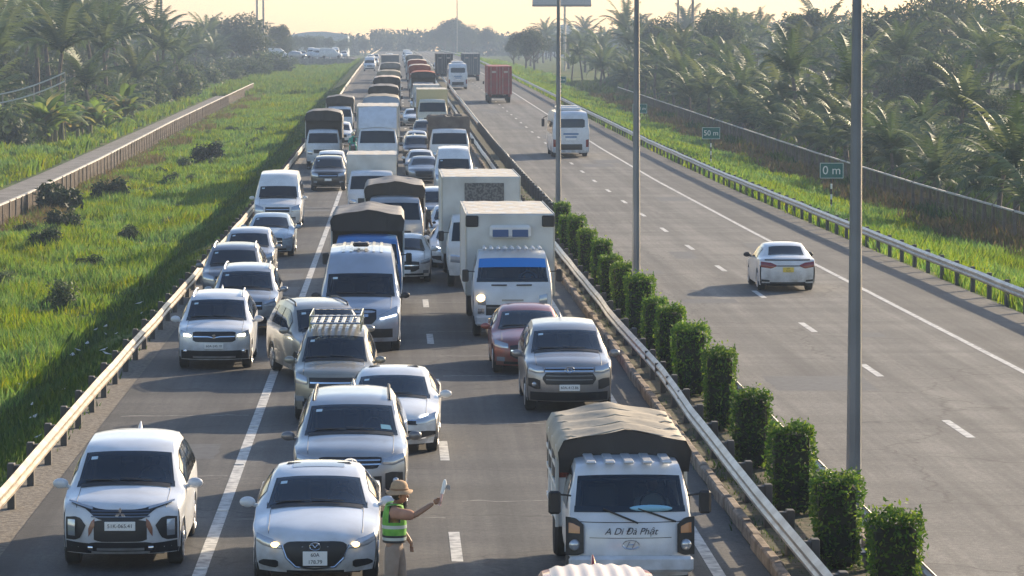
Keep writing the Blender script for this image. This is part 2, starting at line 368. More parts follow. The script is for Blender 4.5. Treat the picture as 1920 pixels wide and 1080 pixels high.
# ------------------------------------------------------------------ guardrails
def guardrail(name, label, u, side, s0, s1, posts_from, npost, rail_m, kinks=()):
    """W-beam; side=+1: the beam faces +u (posts on the -u side)."""
    s0 *= KS; s1 *= KS; posts_from *= KS
    root = thing(name, label, "guardrail", None, W(u, s0, 0)); inv = W(u, s0, 0)
    prof = [(0, .40), (.035, .43), (.075, .46), (.075, .50), (.03, .535), (.03, .565), (.075, .60), (.075, .64), (.035, .675), (0, .705)]
    rr = random.Random(len(label)); rows = []; s = s0
    while s <= s1:
        du = rr.uniform(-.02, .02)
        for k0, amp, wd in kinks: du += amp * math.exp(-((s - k0 * KS) / wd) ** 2)
        dz = rr.uniform(-.012, .012)
        rows.append([W(u + du + side * a, s, z + .02 + dz) - inv for a, z in prof]); s += 4.0 if s < 260 else 16
    mb = MB(); mb.grid(rows, flip=side > 0); mb.grid([[p + Vector((-side * .006, 0, 0)) for p in r] for r in rows], flip=side < 0)
    mb.build("rail", rail_m, root)
    pmesh = None
    for k in range(npost):
        s = posts_from + 2.9 * k
        if pmesh is None:
            q = MB(); q.box((-side * .17, 0, .24), (.12, .2, 1.0), .012); q.box((-side * .06, 0, .56), (.13, .15, .3), .012)
            o = q.build("post", M_STEELD, root); pmesh = o
        else:
            o = pmesh.copy(); COL.objects.link(o); o.parent = root
        o.location = W(u, s, 0) - inv; o.rotation_euler.z = TH
    return root
M_RAILWARM = mat("rail_steel", (.40, .35, .28), .45, .6, noise=(1.6, (.24, .19, .14), .35, .62))
guardrail("guardrail", "long steel guardrail with sunlit top edge at the left road edge, grass slope behind", -6.1, 1, 20, 900, 26, 98, M_RAILWARM)
guardrail("guardrail", "dented steel guardrail between the traffic jam and the clipped median hedges", 5.62, -1, 16, 900, 30, 98, M_STEEL, ((50, .1, 5), (37, -.04, 6)))
guardrail("guardrail", "steel guardrail behind the median hedges along the empty pale carriageway", 6.95, 1, 16, 900, 29, 80, M_STEEL)
guardrail("guardrail", "steel guardrail with dark spacer blocks along the hard shoulder, right grass verge behind", 17.75, -1, 40, 900, 60, 98, M_STEEL)

# ------------------------------------------------------------------ fences
def fence(label, us, s0, s1, h, arm, railm, nmax=98, mesh=True):
    s0 *= KS; s1 *= KS; us = [(a * KS, b) for a, b in us]
    def u_at(s):
        for (a, b), (p, q) in zip(us, us[1:]):
            if s <= p: return b + (q - b) * (s - a) / (p - a)
        return us[-1][1]
    root = thing("fence", label, "fence", None, W(u_at(s0), s0, gz(u_at(s0), s0), False)); inv = Vector(root.location)
    P = lambda s, z, du=0: W(u_at(s) + du, s, gz(u_at(s), s) + z, False) - inv
    first = None; s = s0; k = 0; rr = random.Random(2)
    while s < s1 and k < nmax:
        if first is None:
            q = MB(); q.box((0, 0, h / 2 - .1), (.17, .15, h + .2), .012)
            if arm: q.tube([(0, 0, h - .02), (.1, 0, h + .14), (.27, 0, h + .3)], .035, 6)
            first = o = q.build("post", mat("fence_post_brown", (.17, .14, .11), .9, noise=(3, (.09, .07, .055), .35, .65)), root)
        else:
            o = first.copy(); COL.objects.link(o); o.parent = root
        o.location = P(s, rr.uniform(-.03, .03)); o.rotation_euler = (rr.uniform(-.02, .02), rr.uniform(-.03, .03), TH); s += 2.9; k += 1
    # top rail and palings
    mb = MB(); rows = []; s = s0
    while s < s1 + 30: rows.append([P(s, h - .06, -.07), P(s, h + .02, -.08), P(s, h + .02, .06), P(s, h - .06, .07)]); s += 4
    mb.grid(rows, closed=True); mb.build("top_rail", railm, root)
    if not mesh:
        mb = MB()
        for zz in np.arange(.15, h, .2): mb.tube([P(s_, zz) for s_ in np.arange(s0, s1, 6)], .02, 4)
        mb.build("wires", M_STEELD, root)
    if mesh:
        mb = MB(); s = s0
        while s < s1 + 30:
            a, b_ = s, s + (.13 if arm else .22)
            mb.grid([[P(a, .05, .03), P(b_, .05, .03)], [P(a, h - .07, .03), P(b_, h - .07, .03)]])
            mb.grid([[P(a, .05, .0), P(b_, .05, .0)], [P(a, h - .07, .0), P(b_, h - .07, .0)]], flip=True)
            s += .46
        for zz in (.3, h * .6):
            mb.tube([P(s_, zz) for s_ in np.arange(s0, s1, 4)], .018, 4)
        mb.build("palings", mat("fence_palings", (.15, .11, .08), .9, noise=(1.5, (.08, .055, .035), .35, .6)), root)
    return root
fence("low concrete fence with a pale top rail between left grass field and service road", [(0, -20.4), (130, -20.4), (220, -21.0), (420, -21.0)], 100, 330, 1.3, False, mat("rail_concrete", (.5, .47, .43), .8))
fence("concrete post fence with bent barbed wire arms below the right palm plantation", [(0, 28.8), (420, 31)], 92, 300, 1.75, True, mat("rail_concrete", (.5, .47, .43), .8))

# ------------------------------------------------------------------ lamp posts
M_POLE = mat("lamp_post_steel", (.17, .19, .23), .4, .5, noise=(.8, (.12, .135, .165), .35, .65))
def lamp_post(u, s, label):
    r = thing("lamp_post", label, "lamp post", "lamp posts standing in the median", W(u, s * KS, .05), TH)
    MB().tube([(0, 0, 0), (0, 0, .02), (0, 0, 2), (0, 0, 10.5)], [.125, .12, .11, .06], 8).build("pole", M_POLE, r)
    q = MB(); q.box((0, 0, .03), (.45, .45, .06), .01)
    q.build("base_plate", M_POLE, r)
    for sg in (-1, 1):
        MB().tube([(0, 0, 10.4), (sg * .6, 0, 10.9), (sg * 1.8, 0, 11.1)], [.05, .045, .035], 6).build("arm", M_POLE, r)
        MB().box((sg * 2.15, 0, 11.12), (.8, .28, .12), .04).build("luminaire", M_POLE, r)
lamp_post(6.75, 34.2, "thickest grey lamp post, nearest, rising behind the front median hedge")
lamp_post(6.55, 63.5, "middle grey lamp post, second behind the row of median hedges")
lamp_post(6.35, 91.0, "thin dark lamp post farthest along the median, in front of the white bus")

# ------------------------------------------------------------------ vegetation prototypes
M_HEDGE = leafmat("hedge_leaves", [(.045, .10, .015), (.09, .19, .025), (.065, .14, .02), (.28, .38, .04)], trans=.45)
M_PALM = leafmat("palm_fronds", [(.035, .065, .03), (.07, .11, .045), (.17, .21, .09), (.05, .085, .035), (.1, .145, .05), (.15, .16, .07)], .55, .35)
M_TREE = leafmat("tree_leaves", [(.035, .055, .025), (.06, .09, .035), (.05, .075, .03), (.1, .125, .05)])
M_BANANA = leafmat("banana_leaves", [(.1, .17, .03), (.18, .27, .04), (.3, .34, .08), (.34, .26, .1)], .45, .5)
M_BUSH = leafmat("bush_leaves", [(.012, .028, .01), (.022, .042, .014), (.03, .05, .015)])
M_GRASS = leafmat("grass_blades", [(.07, .15, .015), (.12, .225, .018), (.17, .28, .025), (.25, .28, .04)], .6, .5, True)
M_WEEDS = leafmat("weed_blades", [(.03, .065, .012), (.05, .1, .015), (.08, .13, .02)], .7, .35, True)
M_DRY = leafmat("dry_grass", [(.16, .12, .05), (.2, .13, .06), (.12, .14, .03), (.24, .16, .09), (.1, .15, .03)], .8, .3)
M_TRUNK = mat("palm_trunk", (.14, .115, .09), .95, noise=(3, (.07, .055, .045), .35, .65))

def leaf_cloud(r, pts, size, mb, up=.2):
    for p in pts:
        n_ = Vector((r.gauss(0, 1), r.gauss(0, 1), r.gauss(0, 1) + up)).normalized()
        a = n_.orthogonal().normalized(); a = Matrix.Rotation(r.uniform(0, 6.28), 3, n_) @ a; b = n_.cross(a)
        l = size * r.uniform(.6, 1.4); wd = l * .45
        mb.poly([p - a * l * .5, p + b * wd * .5, p + a * l * .5, p - b * wd * .5])

def palm_crown_mesh(seed, nf=18, length=4.4, young=False):
    r = random.Random(seed); mb = MB()
    for k in range(nf):
        az = k * 2.399 + r.uniform(-.3, .3); t = k / (nf - 1)
        el = R(86 - 70 * t ** 1.15 + r.uniform(-8, 8)) if not young else R(84 - 42 * t + r.uniform(-8, 8))
        L = length * r.uniform(.8, 1.12) * (.78 + .3 * math.sin(math.pi * min(1, t + .25))); N = 24
        p = Vector((0, 0, 0)); pts = [p.copy()]; e = el; droop = R((r.uniform(2.2, 4.2) if not young else r.uniform(1.6, 3.0)) + 1.6 * t)
        for i in range(N):
            d = Vector((math.cos(az) * math.cos(e), math.sin(az) * math.cos(e), math.sin(e)))
            p = p + d * L / N; pts.append(p.copy()); e -= droop * (.4 + 1.2 * i / N)
        sidev = Vector((-math.sin(az), math.cos(az), 0)); tw = r.uniform(-.6, .6); o = len(mb.v)
        for i, a in enumerate(pts):
            wv = sidev * (.05 * (1 - i / (N + 2)) + .01); mb.v.append(tuple(a - wv)); mb.v.append(tuple(a + wv))
        for i in range(N): mb.f.append((o + 2 * i, o + 2 * i + 1, o + 2 * i + 3, o + 2 * i + 2))
        for i in range(3, N):
            f = i / N; d = (pts[i + 1] - pts[i]).normalized() if i < N else d
            upv = sidev.cross(d).normalized(); upv = upv if upv.z > 0 else -upv
            ll = .85 * math.sin(math.pi * (f * .82 + .14)) ** .6 * length / 4.6
            for sg in (-1, 1):
                l2 = ll * r.uniform(.75, 1.1); tip = (pts[i] + pts[i + 1]) * .5 + (sidev * sg * .75 + d * .75 + upv * (.1 + tw * sg * .5) - Vector((0, 0, .45 + .25 * r.random()))).normalized() * l2
                mb.v.append(tuple(tip)); q = len(mb.v) - 1; c0 = o + 2 * i + (1 if sg > 0 else 0)
                mb.f.append((c0, c0 + 2, q))
    return mb
def stash(mb, name, m, smooth=False):   # a mesh datablock to be shared
    o = mb.build(name, m, None, smooth); me = o.data; bpy.data.objects.remove(o); return me
PALM_CROWNS = [stash(palm_crown_mesh(s, nf, l, y), "crown", M_PALM) for s, nf, l, y in ((1, 22, 4.4, False), (2, 18, 4.8, True), (3, 24, 4.0, False), (4, 17, 5.0, True), (5, 20, 4.6, False), (6, 15, 4.6, True))]
def trunk_mesh(seed, h, r0, r1, lean):
    r = random.Random(seed); mb = MB(); pts = []; rad = []
    for i in range(9):
        t = i / 8; pts.append((lean * t * t, .25 * lean * math.sin(t * 3), h * t - .3 * (i == 0))); rad.append((r0 * (1 - t) + r1 * t) * (1.25 if i == 0 else 1) * r.uniform(.95, 1.05))
    mb.tube(pts, rad, 7); return mb, pts[-1]
TRUNKS = []
for i, (h, ln) in enumerate(((3.0, .3), (5.5, .8), (8, 1.3), (1.2, .1))):
    mb, top = trunk_mesh(i, h, .2, .13, ln); TRUNKS.append((stash(mb, "trunk", M_TRUNK), top))
def broad_crown_mesh(seed, rx, rz, n, size, lobes):
    r = random.Random(seed); mb = MB(); cs = []
    for _ in range(lobes):
        a = r.uniform(0, 6.28); e = r.uniform(-.5, 1.3); q = r.uniform(.25, .72)
        cs.append((Vector((math.cos(a) * math.cos(e) * rx * q, math.sin(a) * math.cos(e) * rx * q, math.sin(e) * rz * q)), r.uniform(.28, .5) * rx))
    pts = []
    for _ in range(n):
        c, q = r.choice(cs); d = Vector((r.gauss(0, 1), r.gauss(0, 1), r.gauss(0, .85))).normalized()
        pts.append(c + d * q * r.uniform(.55, 1.06))
    leaf_cloud(r, pts, size, mb); return mb
BROADS = [stash(broad_crown_mesh(11, 4.0, 3.6, 5200, .42, 17), "crown", M_TREE), stash(broad_crown_mesh(12, 3.4, 4.4, 4800, .42, 15), "crown", M_TREE), stash(broad_crown_mesh(13, 4.6, 3.0, 5200, .45, 20), "crown", M_TREE)]
def limbs_mesh(seed, h):
    r = random.Random(seed); mb = MB(); mb.tube([(0, 0, -.3), (.05, 0, h * .4), (.1, .1, h * .8), (.1, .1, h * 1.2)], [.3, .22, .16, .06], 8)
    for k in range(6):
        a = k * 1.1 + r.uniform(-.3, .3); z = h * r.uniform(.45, .85)
        mb.tube([(.08, .05, z), (math.cos(a) * 1.2, math.sin(a) * 1.2, z + 1.1), (math.cos(a) * 2.3, math.sin(a) * 2.3, z + 2.6)], [.13, .08, .03], 5)
    return mb
LIMBS = stash(limbs_mesh(4, 4.0), "trunk", M_TRUNK)
def banana_mesh(seed):
    r = random.Random(seed); mb = MB()
    for st in range(3):
        bx, by, h = r.uniform(-.9, .9), r.uniform(-.9, .9), r.uniform(.4, 1.5)
        for k in range(11):
            az = r.uniform(0, 6.28); el = R(r.uniform(30, 82)); L = r.uniform(1.6, 2.6); e = el
            p = Vector((bx, by, h)); side = Vector((-math.sin(az), math.cos(az), 0)); rows = []
            for i in range(8):
                t = i / 7; wd = .3 * math.sin(math.pi * min(.97, t * .9 + .08)) + .02
                d = Vector((math.cos(az) * math.cos(e), math.sin(az) * math.cos(e), math.sin(e)))
                dn = Vector((0, 0, -.12))
                rows.append([p - side * wd + dn * wd * 2, p, p + side * wd + dn * wd * 2]); p = p + d * L / 7; e -= R(17) * (.4 + t)
            mb.grid(rows)
    return mb
BANANAS = [stash(banana_mesh(s), "leaves", M_BANANA) for s in (21, 22, 23)]
mb = MB(); 
for x, y, h in ((0, 0, 1.3), (.7, .4, 1.0), (-.6, .5, 1.1)): mb.tube([(x, y, -.2), (x, y, h)], [.14, .09], 7)
BANTRUNK = stash(mb, "stem", mat("banana_stem", (.16, .15, .07), .8))
def bush_mesh(seed, n, rx, rz, size):
    r = random.Random(seed); mb = MB(); pts = []
    cs = [(Vector((r.uniform(-.6, .6) * rx, r.uniform(-.6, .6) * rx, rz * r.uniform(.3, .8))), r.uniform(.35, .6)) for _ in range(7)]
    for _ in range(n):
        c, q = r.choice(cs); d = Vector((r.gauss(0, 1), r.gauss(0, 1), r.gauss(0, 1))).normalized() * r.uniform(.5, 1.1)
        pts.append(Vector((c.x + d.x * rx * q, c.y + d.y * rx * q, max(.02, c.z + d.z * rz * q))))
    leaf_cloud(r, pts, size, mb); return mb
BUSHES = [stash(bush_mesh(31, 1500, 1.0, 1.0, .2), "leaves", M_BUSH), stash(bush_mesh(32, 1500, 1.1, .9, .22), "leaves", M_BUSH)]
GBUSH = [stash(bush_mesh(35, 1600, 1.2, 1.2, .24), "leaves", M_TREE), stash(bush_mesh(36, 1600, 1.1, 1.4, .22), "leaves", M_PALM)]

def plant(name, parts, u, s, scale, rz, label, cat, group, zoff=0):
    s *= KS
    r = thing(name, label, cat, group, W(u, s, gz(u, s) + zoff, False), rz); r.scale = (scale,) * 3
    for pn, me, loc, sc in parts:
        o = bpy.data.objects.new(pn, me); COL.objects.link(o); o.parent = r; o.location = loc; o.scale = (sc,) * 3
    return r
def palm(u, s, scale, label, group, r, tk=None):
    ti = tk if tk is not None else r.choice((0, 0, 1, 1, 3)); me, top = TRUNKS[ti]
    return plant("palm_tree", [("trunk", me, (0, 0, 0), 1), ("crown", r.choice(PALM_CROWNS), top, 1)], u, s, scale, r.uniform(0, 6.28), label, "palm tree", group)
def broad(u, s, scale, label, group, r, k=None, h=4.6):
    k = r.randrange(3) if k is None else k
    return plant("broadleaf_tree", [("trunk", LIMBS, (0, 0, 0), 1), ("crown", BROADS[k], (0, 0, h + .8), 1)], u, s, scale, r.uniform(0, 6.28), label, "tree", group)

# ---- median hedges: clipped boxes, each of its own
HEDGES = [29.4, 33.3, 37.2, 41.4, 45.5, 50.0, 53.6, 56.8, 60.4, 65.0, 68.6, 71.6, 77.0, 81.5, 85.3, 88.6]
def hedge_mesh(seed):
    r = random.Random(seed); mb = MB(); pts = []; hx, hy, H = .33, .30, 1.45
    for _ in range(3000):
        f = r.random(); a, b = r.uniform(-1, 1), r.uniform(-1, 1); z = r.random() * H
        wv = .03 * math.sin(z * 5 + seed) + .025 * math.sin(a * 5 + seed * 2)
        if f < .26: p = Vector((a * hx, b * hy, H + wv + r.uniform(-.05, .05)))
        elif f < .45: p = Vector((-hx - wv, b * hy, z))
        elif f < .62: p = Vector((hx + wv, b * hy, z))
        elif f < .82: p = Vector((a * hx, -hy - wv, z))
        elif f < .92: p = Vector((a * hx, hy + wv, z))
        else: p = Vector((a * hx * .9, b * hy * .9, z))
        taper = .9 + .1 * min(1, p.z / .7)
        p = Vector((p.x * taper, p.y * taper, p.z)) + Vector((r.gauss(0, .022), r.gauss(0, .022), r.gauss(0, .03)))
        pts.append(p)
    for _ in range(26): pts.append(Vector((r.uniform(-hx, hx), r.uniform(-hy, hy), H + r.uniform(.04, .2))))
    leaf_cloud(r, pts, .075, mb, .6); return mb
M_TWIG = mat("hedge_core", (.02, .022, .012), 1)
HM = [stash(hedge_mesh(s), "foliage", M_HEDGE) for s in (1, 2, 3, 4)]
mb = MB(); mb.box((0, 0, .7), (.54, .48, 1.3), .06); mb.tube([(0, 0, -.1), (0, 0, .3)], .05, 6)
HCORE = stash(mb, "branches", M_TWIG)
ORD = ["front", "second", "third", "fourth", "fifth", "sixth", "seventh", "eighth", "ninth", "tenth", "eleventh", "twelfth", "thirteenth", "fourteenth", "fifteenth", "sixteenth"]
r_ = random.Random(9)
for i, s in enumerate(HEDGES):
    o = thing("clipped_hedge", "box clipped green hedge on the median, %s from the camera in its row" % ("nearest" if i == 0 else ORD[i]), "hedge", "box clipped hedges in the median", W(6.33, s * KS, .05), TH + r_.uniform(-.1, .1))
    o.scale = (r_.uniform(.86, 1.1), r_.uniform(.85, 1.15), r_.uniform(.88, 1.07))
    for nm, me in (("foliage", HM[i % 4]), ("branches", HCORE)):
        q = bpy.data.objects.new(nm, me); COL.objects.link(q); q.parent = o

# ---- grass
def blades(name, label, m, region, dens, h, wd, seed, clump=7, sfall=60.0):
    u0, u1, s0, s1 = region; s0 *= KS; s1 *= KS; sfall *= KS; r = np.random.RandomState(seed); V = []; n_tot = 0
    s = s0
    vs = []
    while s < s1:
        ds = 3.0; k = dens * min(1.0, sfall / s) * (u1 - u0) * ds; k = int(k) + (r.rand() < k % 1)
        lo = max(u0, -.125 * s - 6) if u0 < 0 else u0; hi = min(u1, .195 * s + 6)
        if hi > lo:
            k = int(k * (hi - lo) / (u1 - u0))
            us = r.uniform(lo, hi, k); ss = r.uniform(s, s + ds, k)
            for a, b in zip(us, ss):
                patch = math.sin(a * .55 + seed) * math.sin(b * .17 + a * .2) + .5 * math.sin(a * 1.7 + b * .6)
                if patch < -.55 and r.rand() < .6: continue
                z = gz(a, b); sc = (.7 + .35 * patch) * (1 + .4 * r.rand())
                grow = min(2.2, max(1.0, b / 128.0))
                for _ in range(clump):
                    x, y = a + r.normal(0, .14), b + r.normal(0, .2); an = r.uniform(0, 6.28); hh = h * sc * r.uniform(.5, 1.15)
                    ln = hh * r.uniform(.1, .55); w2 = wd * .5 * grow; ca, sa = math.cos(an), math.sin(an); la = r.uniform(0, 6.28)
                    tx, ty = x + math.cos(la) * ln, y + math.sin(la) * ln
                    mx_, my_ = x + math.cos(la) * ln * .35, y + math.sin(la) * ln * .35
                    vs.append([(x - ca * w2, y - sa * w2, z - .05), (x + ca * w2, y + sa * w2, z - .05), (mx_ + ca * w2 * .8, my_ + sa * w2 * .8, z + hh * .6), (tx, ty, z + hh), (mx_ - ca * w2 * .8, my_ - sa * w2 * .8, z + hh * .6)])
        s += ds
    A = np.array(vs, dtype=np.float64).reshape(-1, 3)
    X = A[:, 0] * CT - A[:, 1] * ST; Y = A[:, 0] * ST + A[:, 1] * CT
    A = np.stack([X, Y, A[:, 2]], 1)
    nf = len(A) // 5; me = bpy.data.meshes.new(name)
    me.vertices.add(len(A)); me.vertices.foreach_set("co", A.ravel()); me.loops.add(len(A)); me.loops.foreach_set("vertex_index", np.arange(len(A), dtype=np.int32))
    me.polygons.add(nf); me.polygons.foreach_set("loop_start", np.arange(0, len(A), 5, dtype=np.int32)); me.polygons.foreach_set("loop_total", np.full(nf, 5, dtype=np.int32))
    me.update(calc_edges=True); me.materials.append(m)
    o = bpy.data.objects.new(name, me); COL.objects.link(o); return tag(o, label, "grass", None, "stuff")
blades("tall_grass", "lush bright green grass covering the left field", M_GRASS, (-20.0, -9.3, 48, 330), 15, .55, .034, 1)
blades("far_grass", "hazy green grass at the far end of the left field", M_GRASS, (-32, -9.3, 330, 640), 4, .9, .05, 21, sfall=330)
blades("far_grass", "hazy green grass on the far right verge", M_GRASS, (18.1, 30, 400, 700), 4, .8, .05, 22, sfall=330)
blades("slope_weeds", "dark low weeds on the slope behind the left guardrail", M_WEEDS, (-9.6, -6.5, 38, 330), 16, .22, .04, 2)
blades("tall_grass", "bright green grass on the verge behind the right guardrail", M_GRASS, (18.1, 27.6, 60, 400), 11, .5, .045, 3, sfall=90)
blades("dry_weeds", "brown and green weeds at the foot of the right fence", M_DRY, (27.0, 31.5, 85, 330), 5, .75, .05, 4, sfall=110)
blades("dry_weeds", "yellow dry grass beside the left concrete fence", M_DRY, (-20.3, -17.8, 95, 330), 7, .55, .05, 5, sfall=120)
blades("roadside_grass", "green and yellow grass beyond the left service road", M_GRASS, (-33, -25.6, 120, 420), 6, .8, .06, 6, sfall=160)
blades("plantation_grass", "green undergrowth beyond the right fence", M_WEEDS, (29.2, 40, 95, 400), 4, .8, .07, 7, sfall=160)
blades("median_weeds", "sparse low weeds on the median soil", M_WEEDS, (5.6, 6.9, 28, 140), 10, .16, .03, 8)

# ---- bushes in the left field
for (u, s, sc, lb) in ((-14.6, 178, 1.45, "round dark bush alone high up in the left grass field"), (-17.2, 140, 1.35, "dark bush right of a larger one near the left fence"), (-18.6, 130, 1.7, "large dark bush close to the left fence"),
                       (-16.4, 118, 1.1, "low dark bush in front of the two big bushes in the left field"), (-16.0, 108, 1.0, "low spreading dark bush lowest in the left grass field")):
    plant("bush", [("leaves", BUSHES[int(u * 10) % 2], (0, 0, 0), 1)], u, s, sc, s, lb, "bush", "dark bushes in the left grass field", -.1)

rb_ = random.Random(33)
for i in range(26):
    s = rb_.uniform(62, 240); u = -rb_.uniform(11, 19.5)
    plant("weed_clump", [("leaves", GBUSH[i % 2], (0, 0, 0), 1)], u, s, rb_.uniform(.3, .62), s, "low leafy weed clump standing out of the left grass field", "weed clump", "weed clumps in the left grass field", -.1)
mb = MB()
for _ in range(46):
    s = rb_.uniform(36, 75) * KS; u = -rb_.uniform(6.8, 10.5); a = rb_.uniform(0, 3.1); d = Vector((math.cos(a), math.sin(a), .1)); e = Vector((-math.sin(a), math.cos(a), 0)); c = W(u, s, gz(u, s) + .22, False); l = rb_.uniform(.08, .3)
    mb.poly([c - d * l * .5, c - e * l * .3, c + d * l * .5 + Vector((0, 0, .05)), c + e * l * .3])
tag(mb.build("litter", mat("litter_pale", (.5, .5, .47), .8)), "scattered pale litter on the slope behind the left guardrail", None, None, "stuff")
# ---- left trees
rl = random.Random(41)
GL = "palms beyond the left service road"
k = 0
for (u, s, sc, tk) in ((-37, 222, 1.35, 1), (-33.5, 232, 1.4, 1), (-31, 240, 1.3, 0), (-41, 236, 1.5, 1), (-35.5, 246, 1.55, 1), (-31.8, 258, 1.35, 1), (-39, 256, 1.6, 1), (-44, 262, 1.6, 1), (-34, 270, 1.6, 1),
                       (-30.5, 275, 1.2, 0), (-38, 282, 1.7, 1), (-43, 290, 1.8, 1), (-33, 296, 1.5, 1), (-47, 300, 1.8, 1), (-36, 310, 1.7, 1), (-31, 312, 1.25, 1), (-40, 325, 1.8, 1), (-34.5, 212, 1.1, 3), (-31.5, 218, 1.0, 3),
                       (-30, 252, 1.1, 3), (-30, 290, 1.2, 3), (-36.5, 208, 1.2, 0), (-45, 320, 1.9, 1), (-50, 330, 2.0, 1), (-33, 335, 1.4, 1)):
    palm(u, s, sc, "tall feathery palm in the clump at the left edge of the picture", GL, rl, tk)
for i in range(34):
    s = 330 + i * 8; u = -rl.uniform(30, max(36, .12 * s + 6))
    palm(u, s, rl.uniform(1.0, 1.5), "distant hazy palm farther along the left side", "distant palms on the left", rl)
big_ = broad(-35.8, 520, 1.75, "big rounded dark tree standing above the end of the left palm clump", None, rl, 2, 3.2)
big_.scale = (2.1, 2.1, 1.7)
broad(-30.5, 530, 1.0, "small dark tree at the right foot of the big rounded tree on the left", None, rl, 1, 4.0)
broad(-27.5, 570, 1.0, "thin upright tree with a tufted top left of the distant warehouse", None, rl, 1, 6.5)
for i, (u, s) in enumerate(((-28.6, 203), (-30.2, 206), (-28.2, 213), (-31.6, 202), (-29.8, 215), (-28.0, 223), (-33.2, 206), (-29.4, 228), (-27.9, 234), (-31.2, 211), (-28.4, 245))):
    plant("banana_plant", [("leaves", BANANAS[i % 3], (0, 0, 0), 1), ("stem", BANTRUNK, (0, 0, 0), 1)], u, s, rl.uniform(1.25, 1.75), rl.uniform(0, 6), "yellow green banana plant in the thicket beyond the left service road", "banana plant", "banana plants beyond the left service road")
for i in range(70):
    s = 196 + i * 5.2; u = -rl.uniform(28.5 if s > 250 else 31, max(34, .12 * s + 2))
    plant("shrub", [("leaves", GBUSH[i % 2], (0, 0, 0), 1)], u, s, rl.uniform(1.5, 2.7), rl.uniform(0, 6), "dark leafy shrub under the trees left of the service road", "shrub", "undergrowth shrubs on the left")

for i in range(80):
    s = 300 + i * 4.4; u = -rl.uniform(22 if s > 385 else 28, 34)
    plant("shrub", [("leaves", GBUSH[i % 2], (0, 0, 0), 1)], u, s, rl.uniform(1.0, 2.0) * (1 if s < 420 else 1.3), rl.uniform(0, 6), "hazy shrub beside the far end of the service road", "shrub", "shrubs at the far end of the service road")
# ---- right plantation
rr_ = random.Random(77)
GR = "palms of the right plantation"
cnt = 0
rows_ = []
for u in (33, 38, 43.5, 49.5, 56, 64, 74):
    s = max(118, (u - 12) / .268 * .92) + rr_.uniform(0, 5)
    while s < 430 and u < .272 * s + 5:
        rows_.append((u + rr_.uniform(-1.6, 1.6), s)); s += rr_.uniform(7.5, 12) * (1 + u / 150) * (1.0 + max(0, (s - 220)) / 330)
    if u >= 56:
        s = u / .28
        while s < 430: rows_.append((u + rr_.uniform(-2, 2), s)); s += rr_.uniform(9, 14) * (1.0 + max(0, (s - 220)) / 300)
for i in range(60):
    s = 112 + i * 4.6; u = 32.2 + rr_.uniform(0, 3.5) + max(0, s - 130) * .012
    if not (126 < s < 146): palm(u, s, rr_.uniform(.75, 1.05), "short palm with low fronds just behind the right fence", "short palms behind the right fence", rr_, 3 if i % 3 else 0)
for (u, s) in rows_[:165]:
    palm(u, s, rr_.uniform(.85, 1.25) if u < 48 else rr_.uniform(1.0, 1.5), "feathery green palm in the dense plantation behind the right fence", GR, rr_, rr_.choice((0, 0, 3, 1)) if u < 48 else rr_.choice((0, 1, 1)))
for i in range(34):
    s = 430 + i * 13; palm(rr_.uniform(27, 70) + (s - 430) * .05, s, rr_.uniform(1.1, 1.6), "distant hazy palm on the right beyond the red lorry", "distant palms on the right", rr_)
for i, (u, s, sc) in enumerate(((62, 290, 1.5), (69, 300, 1.6), (76, 310, 1.7), (58, 330, 1.5), (88, 330, 1.6), (82, 350, 1.6), (48, 350, 1.3), (52, 380, 1.5), (95, 360, 1.6), (44, 400, 1.3))):
    broad(u, s, sc, "rounded tree rising over the palms of the right plantation", "taller trees over the right plantation", rr_)
for i in range(84):
    s = 110 + i * 3.9; u = rr_.uniform(32, 44) + max(0, s - 130) * .03
    if 30 < u < 38 and 118 < s < 150: u += 7
    plant("shrub", [("leaves", GBUSH[i % 2], (0, 0, 0), 1)], u, s, rr_.uniform(1.0, 2.1), rr_.uniform(0, 6), "leafy shrub between the palms behind the right fence", "shrub", "undergrowth shrubs on the right")
strip("sandy_clearing", 32, 46, 128 * KS, 165 * KS, -2.0 + .03, mat("pale_sand", (.42, .36, .27), 1, noise=(.6, (.25, .22, .12), .35, .6)))

for i in range(62):
    s = 190 + i * 4.6; u = .12 * s + rr_.uniform(22, 60)
    broad(u, s, rr_.uniform(.7, 1.15), "dense dark tree filling the back of the right plantation", "dark trees at the back of the right plantation", rr_, None, 3.0)
for i in range(22):
    s = 235 + i * 10; u = -rr_.uniform(38, 38 + .06 * s)
    broad(u, s, rr_.uniform(.8, 1.25), "dense dark tree behind the left palm clump", "dark trees behind the left palms", rr_, None, 3.0)
# ---- mid distance trees on both sides of the far road and a far wood
rf = random.Random(5)
for i, (u, s, sc) in enumerate(((-29, 600, .85), (-35, 640, .95), (-41, 700, 1.0), (-33, 720, .9), (-38, 760, 1.05), (-29, 800, .9), (-46, 800, 1.1), (-24, 860, .9), (-36, 880, 1.0), (-30, 900, .95), (-20, 930, .85), (-52, 900, 1.1), (-44, 930, 1.0), (-60, 950, 1.2), (-12, 960, .8))):
    broad(u, s, sc, "hazy low tree between the far parked row and the arched warehouse", "low trees around the far warehouse", rf)
for i in range(44):
    s = 470 + i * 13; sd_ = 1 if i % 2 else -1
    u = (rf.uniform(24, 46) if sd_ > 0 else -rf.uniform(26, 46)) + sd_ * max(0, (s - 500)) * .05
    broad(u, s, rf.uniform(.7, 1.05), "hazy rounded tree " + ("right" if sd_ > 0 else "left") + " of the far end of the road", "hazy trees along the far road", rf)
for (u, s, sc) in ((25, 990, 1.9), (21.5, 1000, 1.45), (17, 1005, 1.15), (29.5, 985, 1.6), (33, 990, 1.25), (38, 960, 1.35)):
    broad(u, s, sc, "tall uneven tree group rising above the far treeline right of the queue", "tall trees at the far treeline", rf)
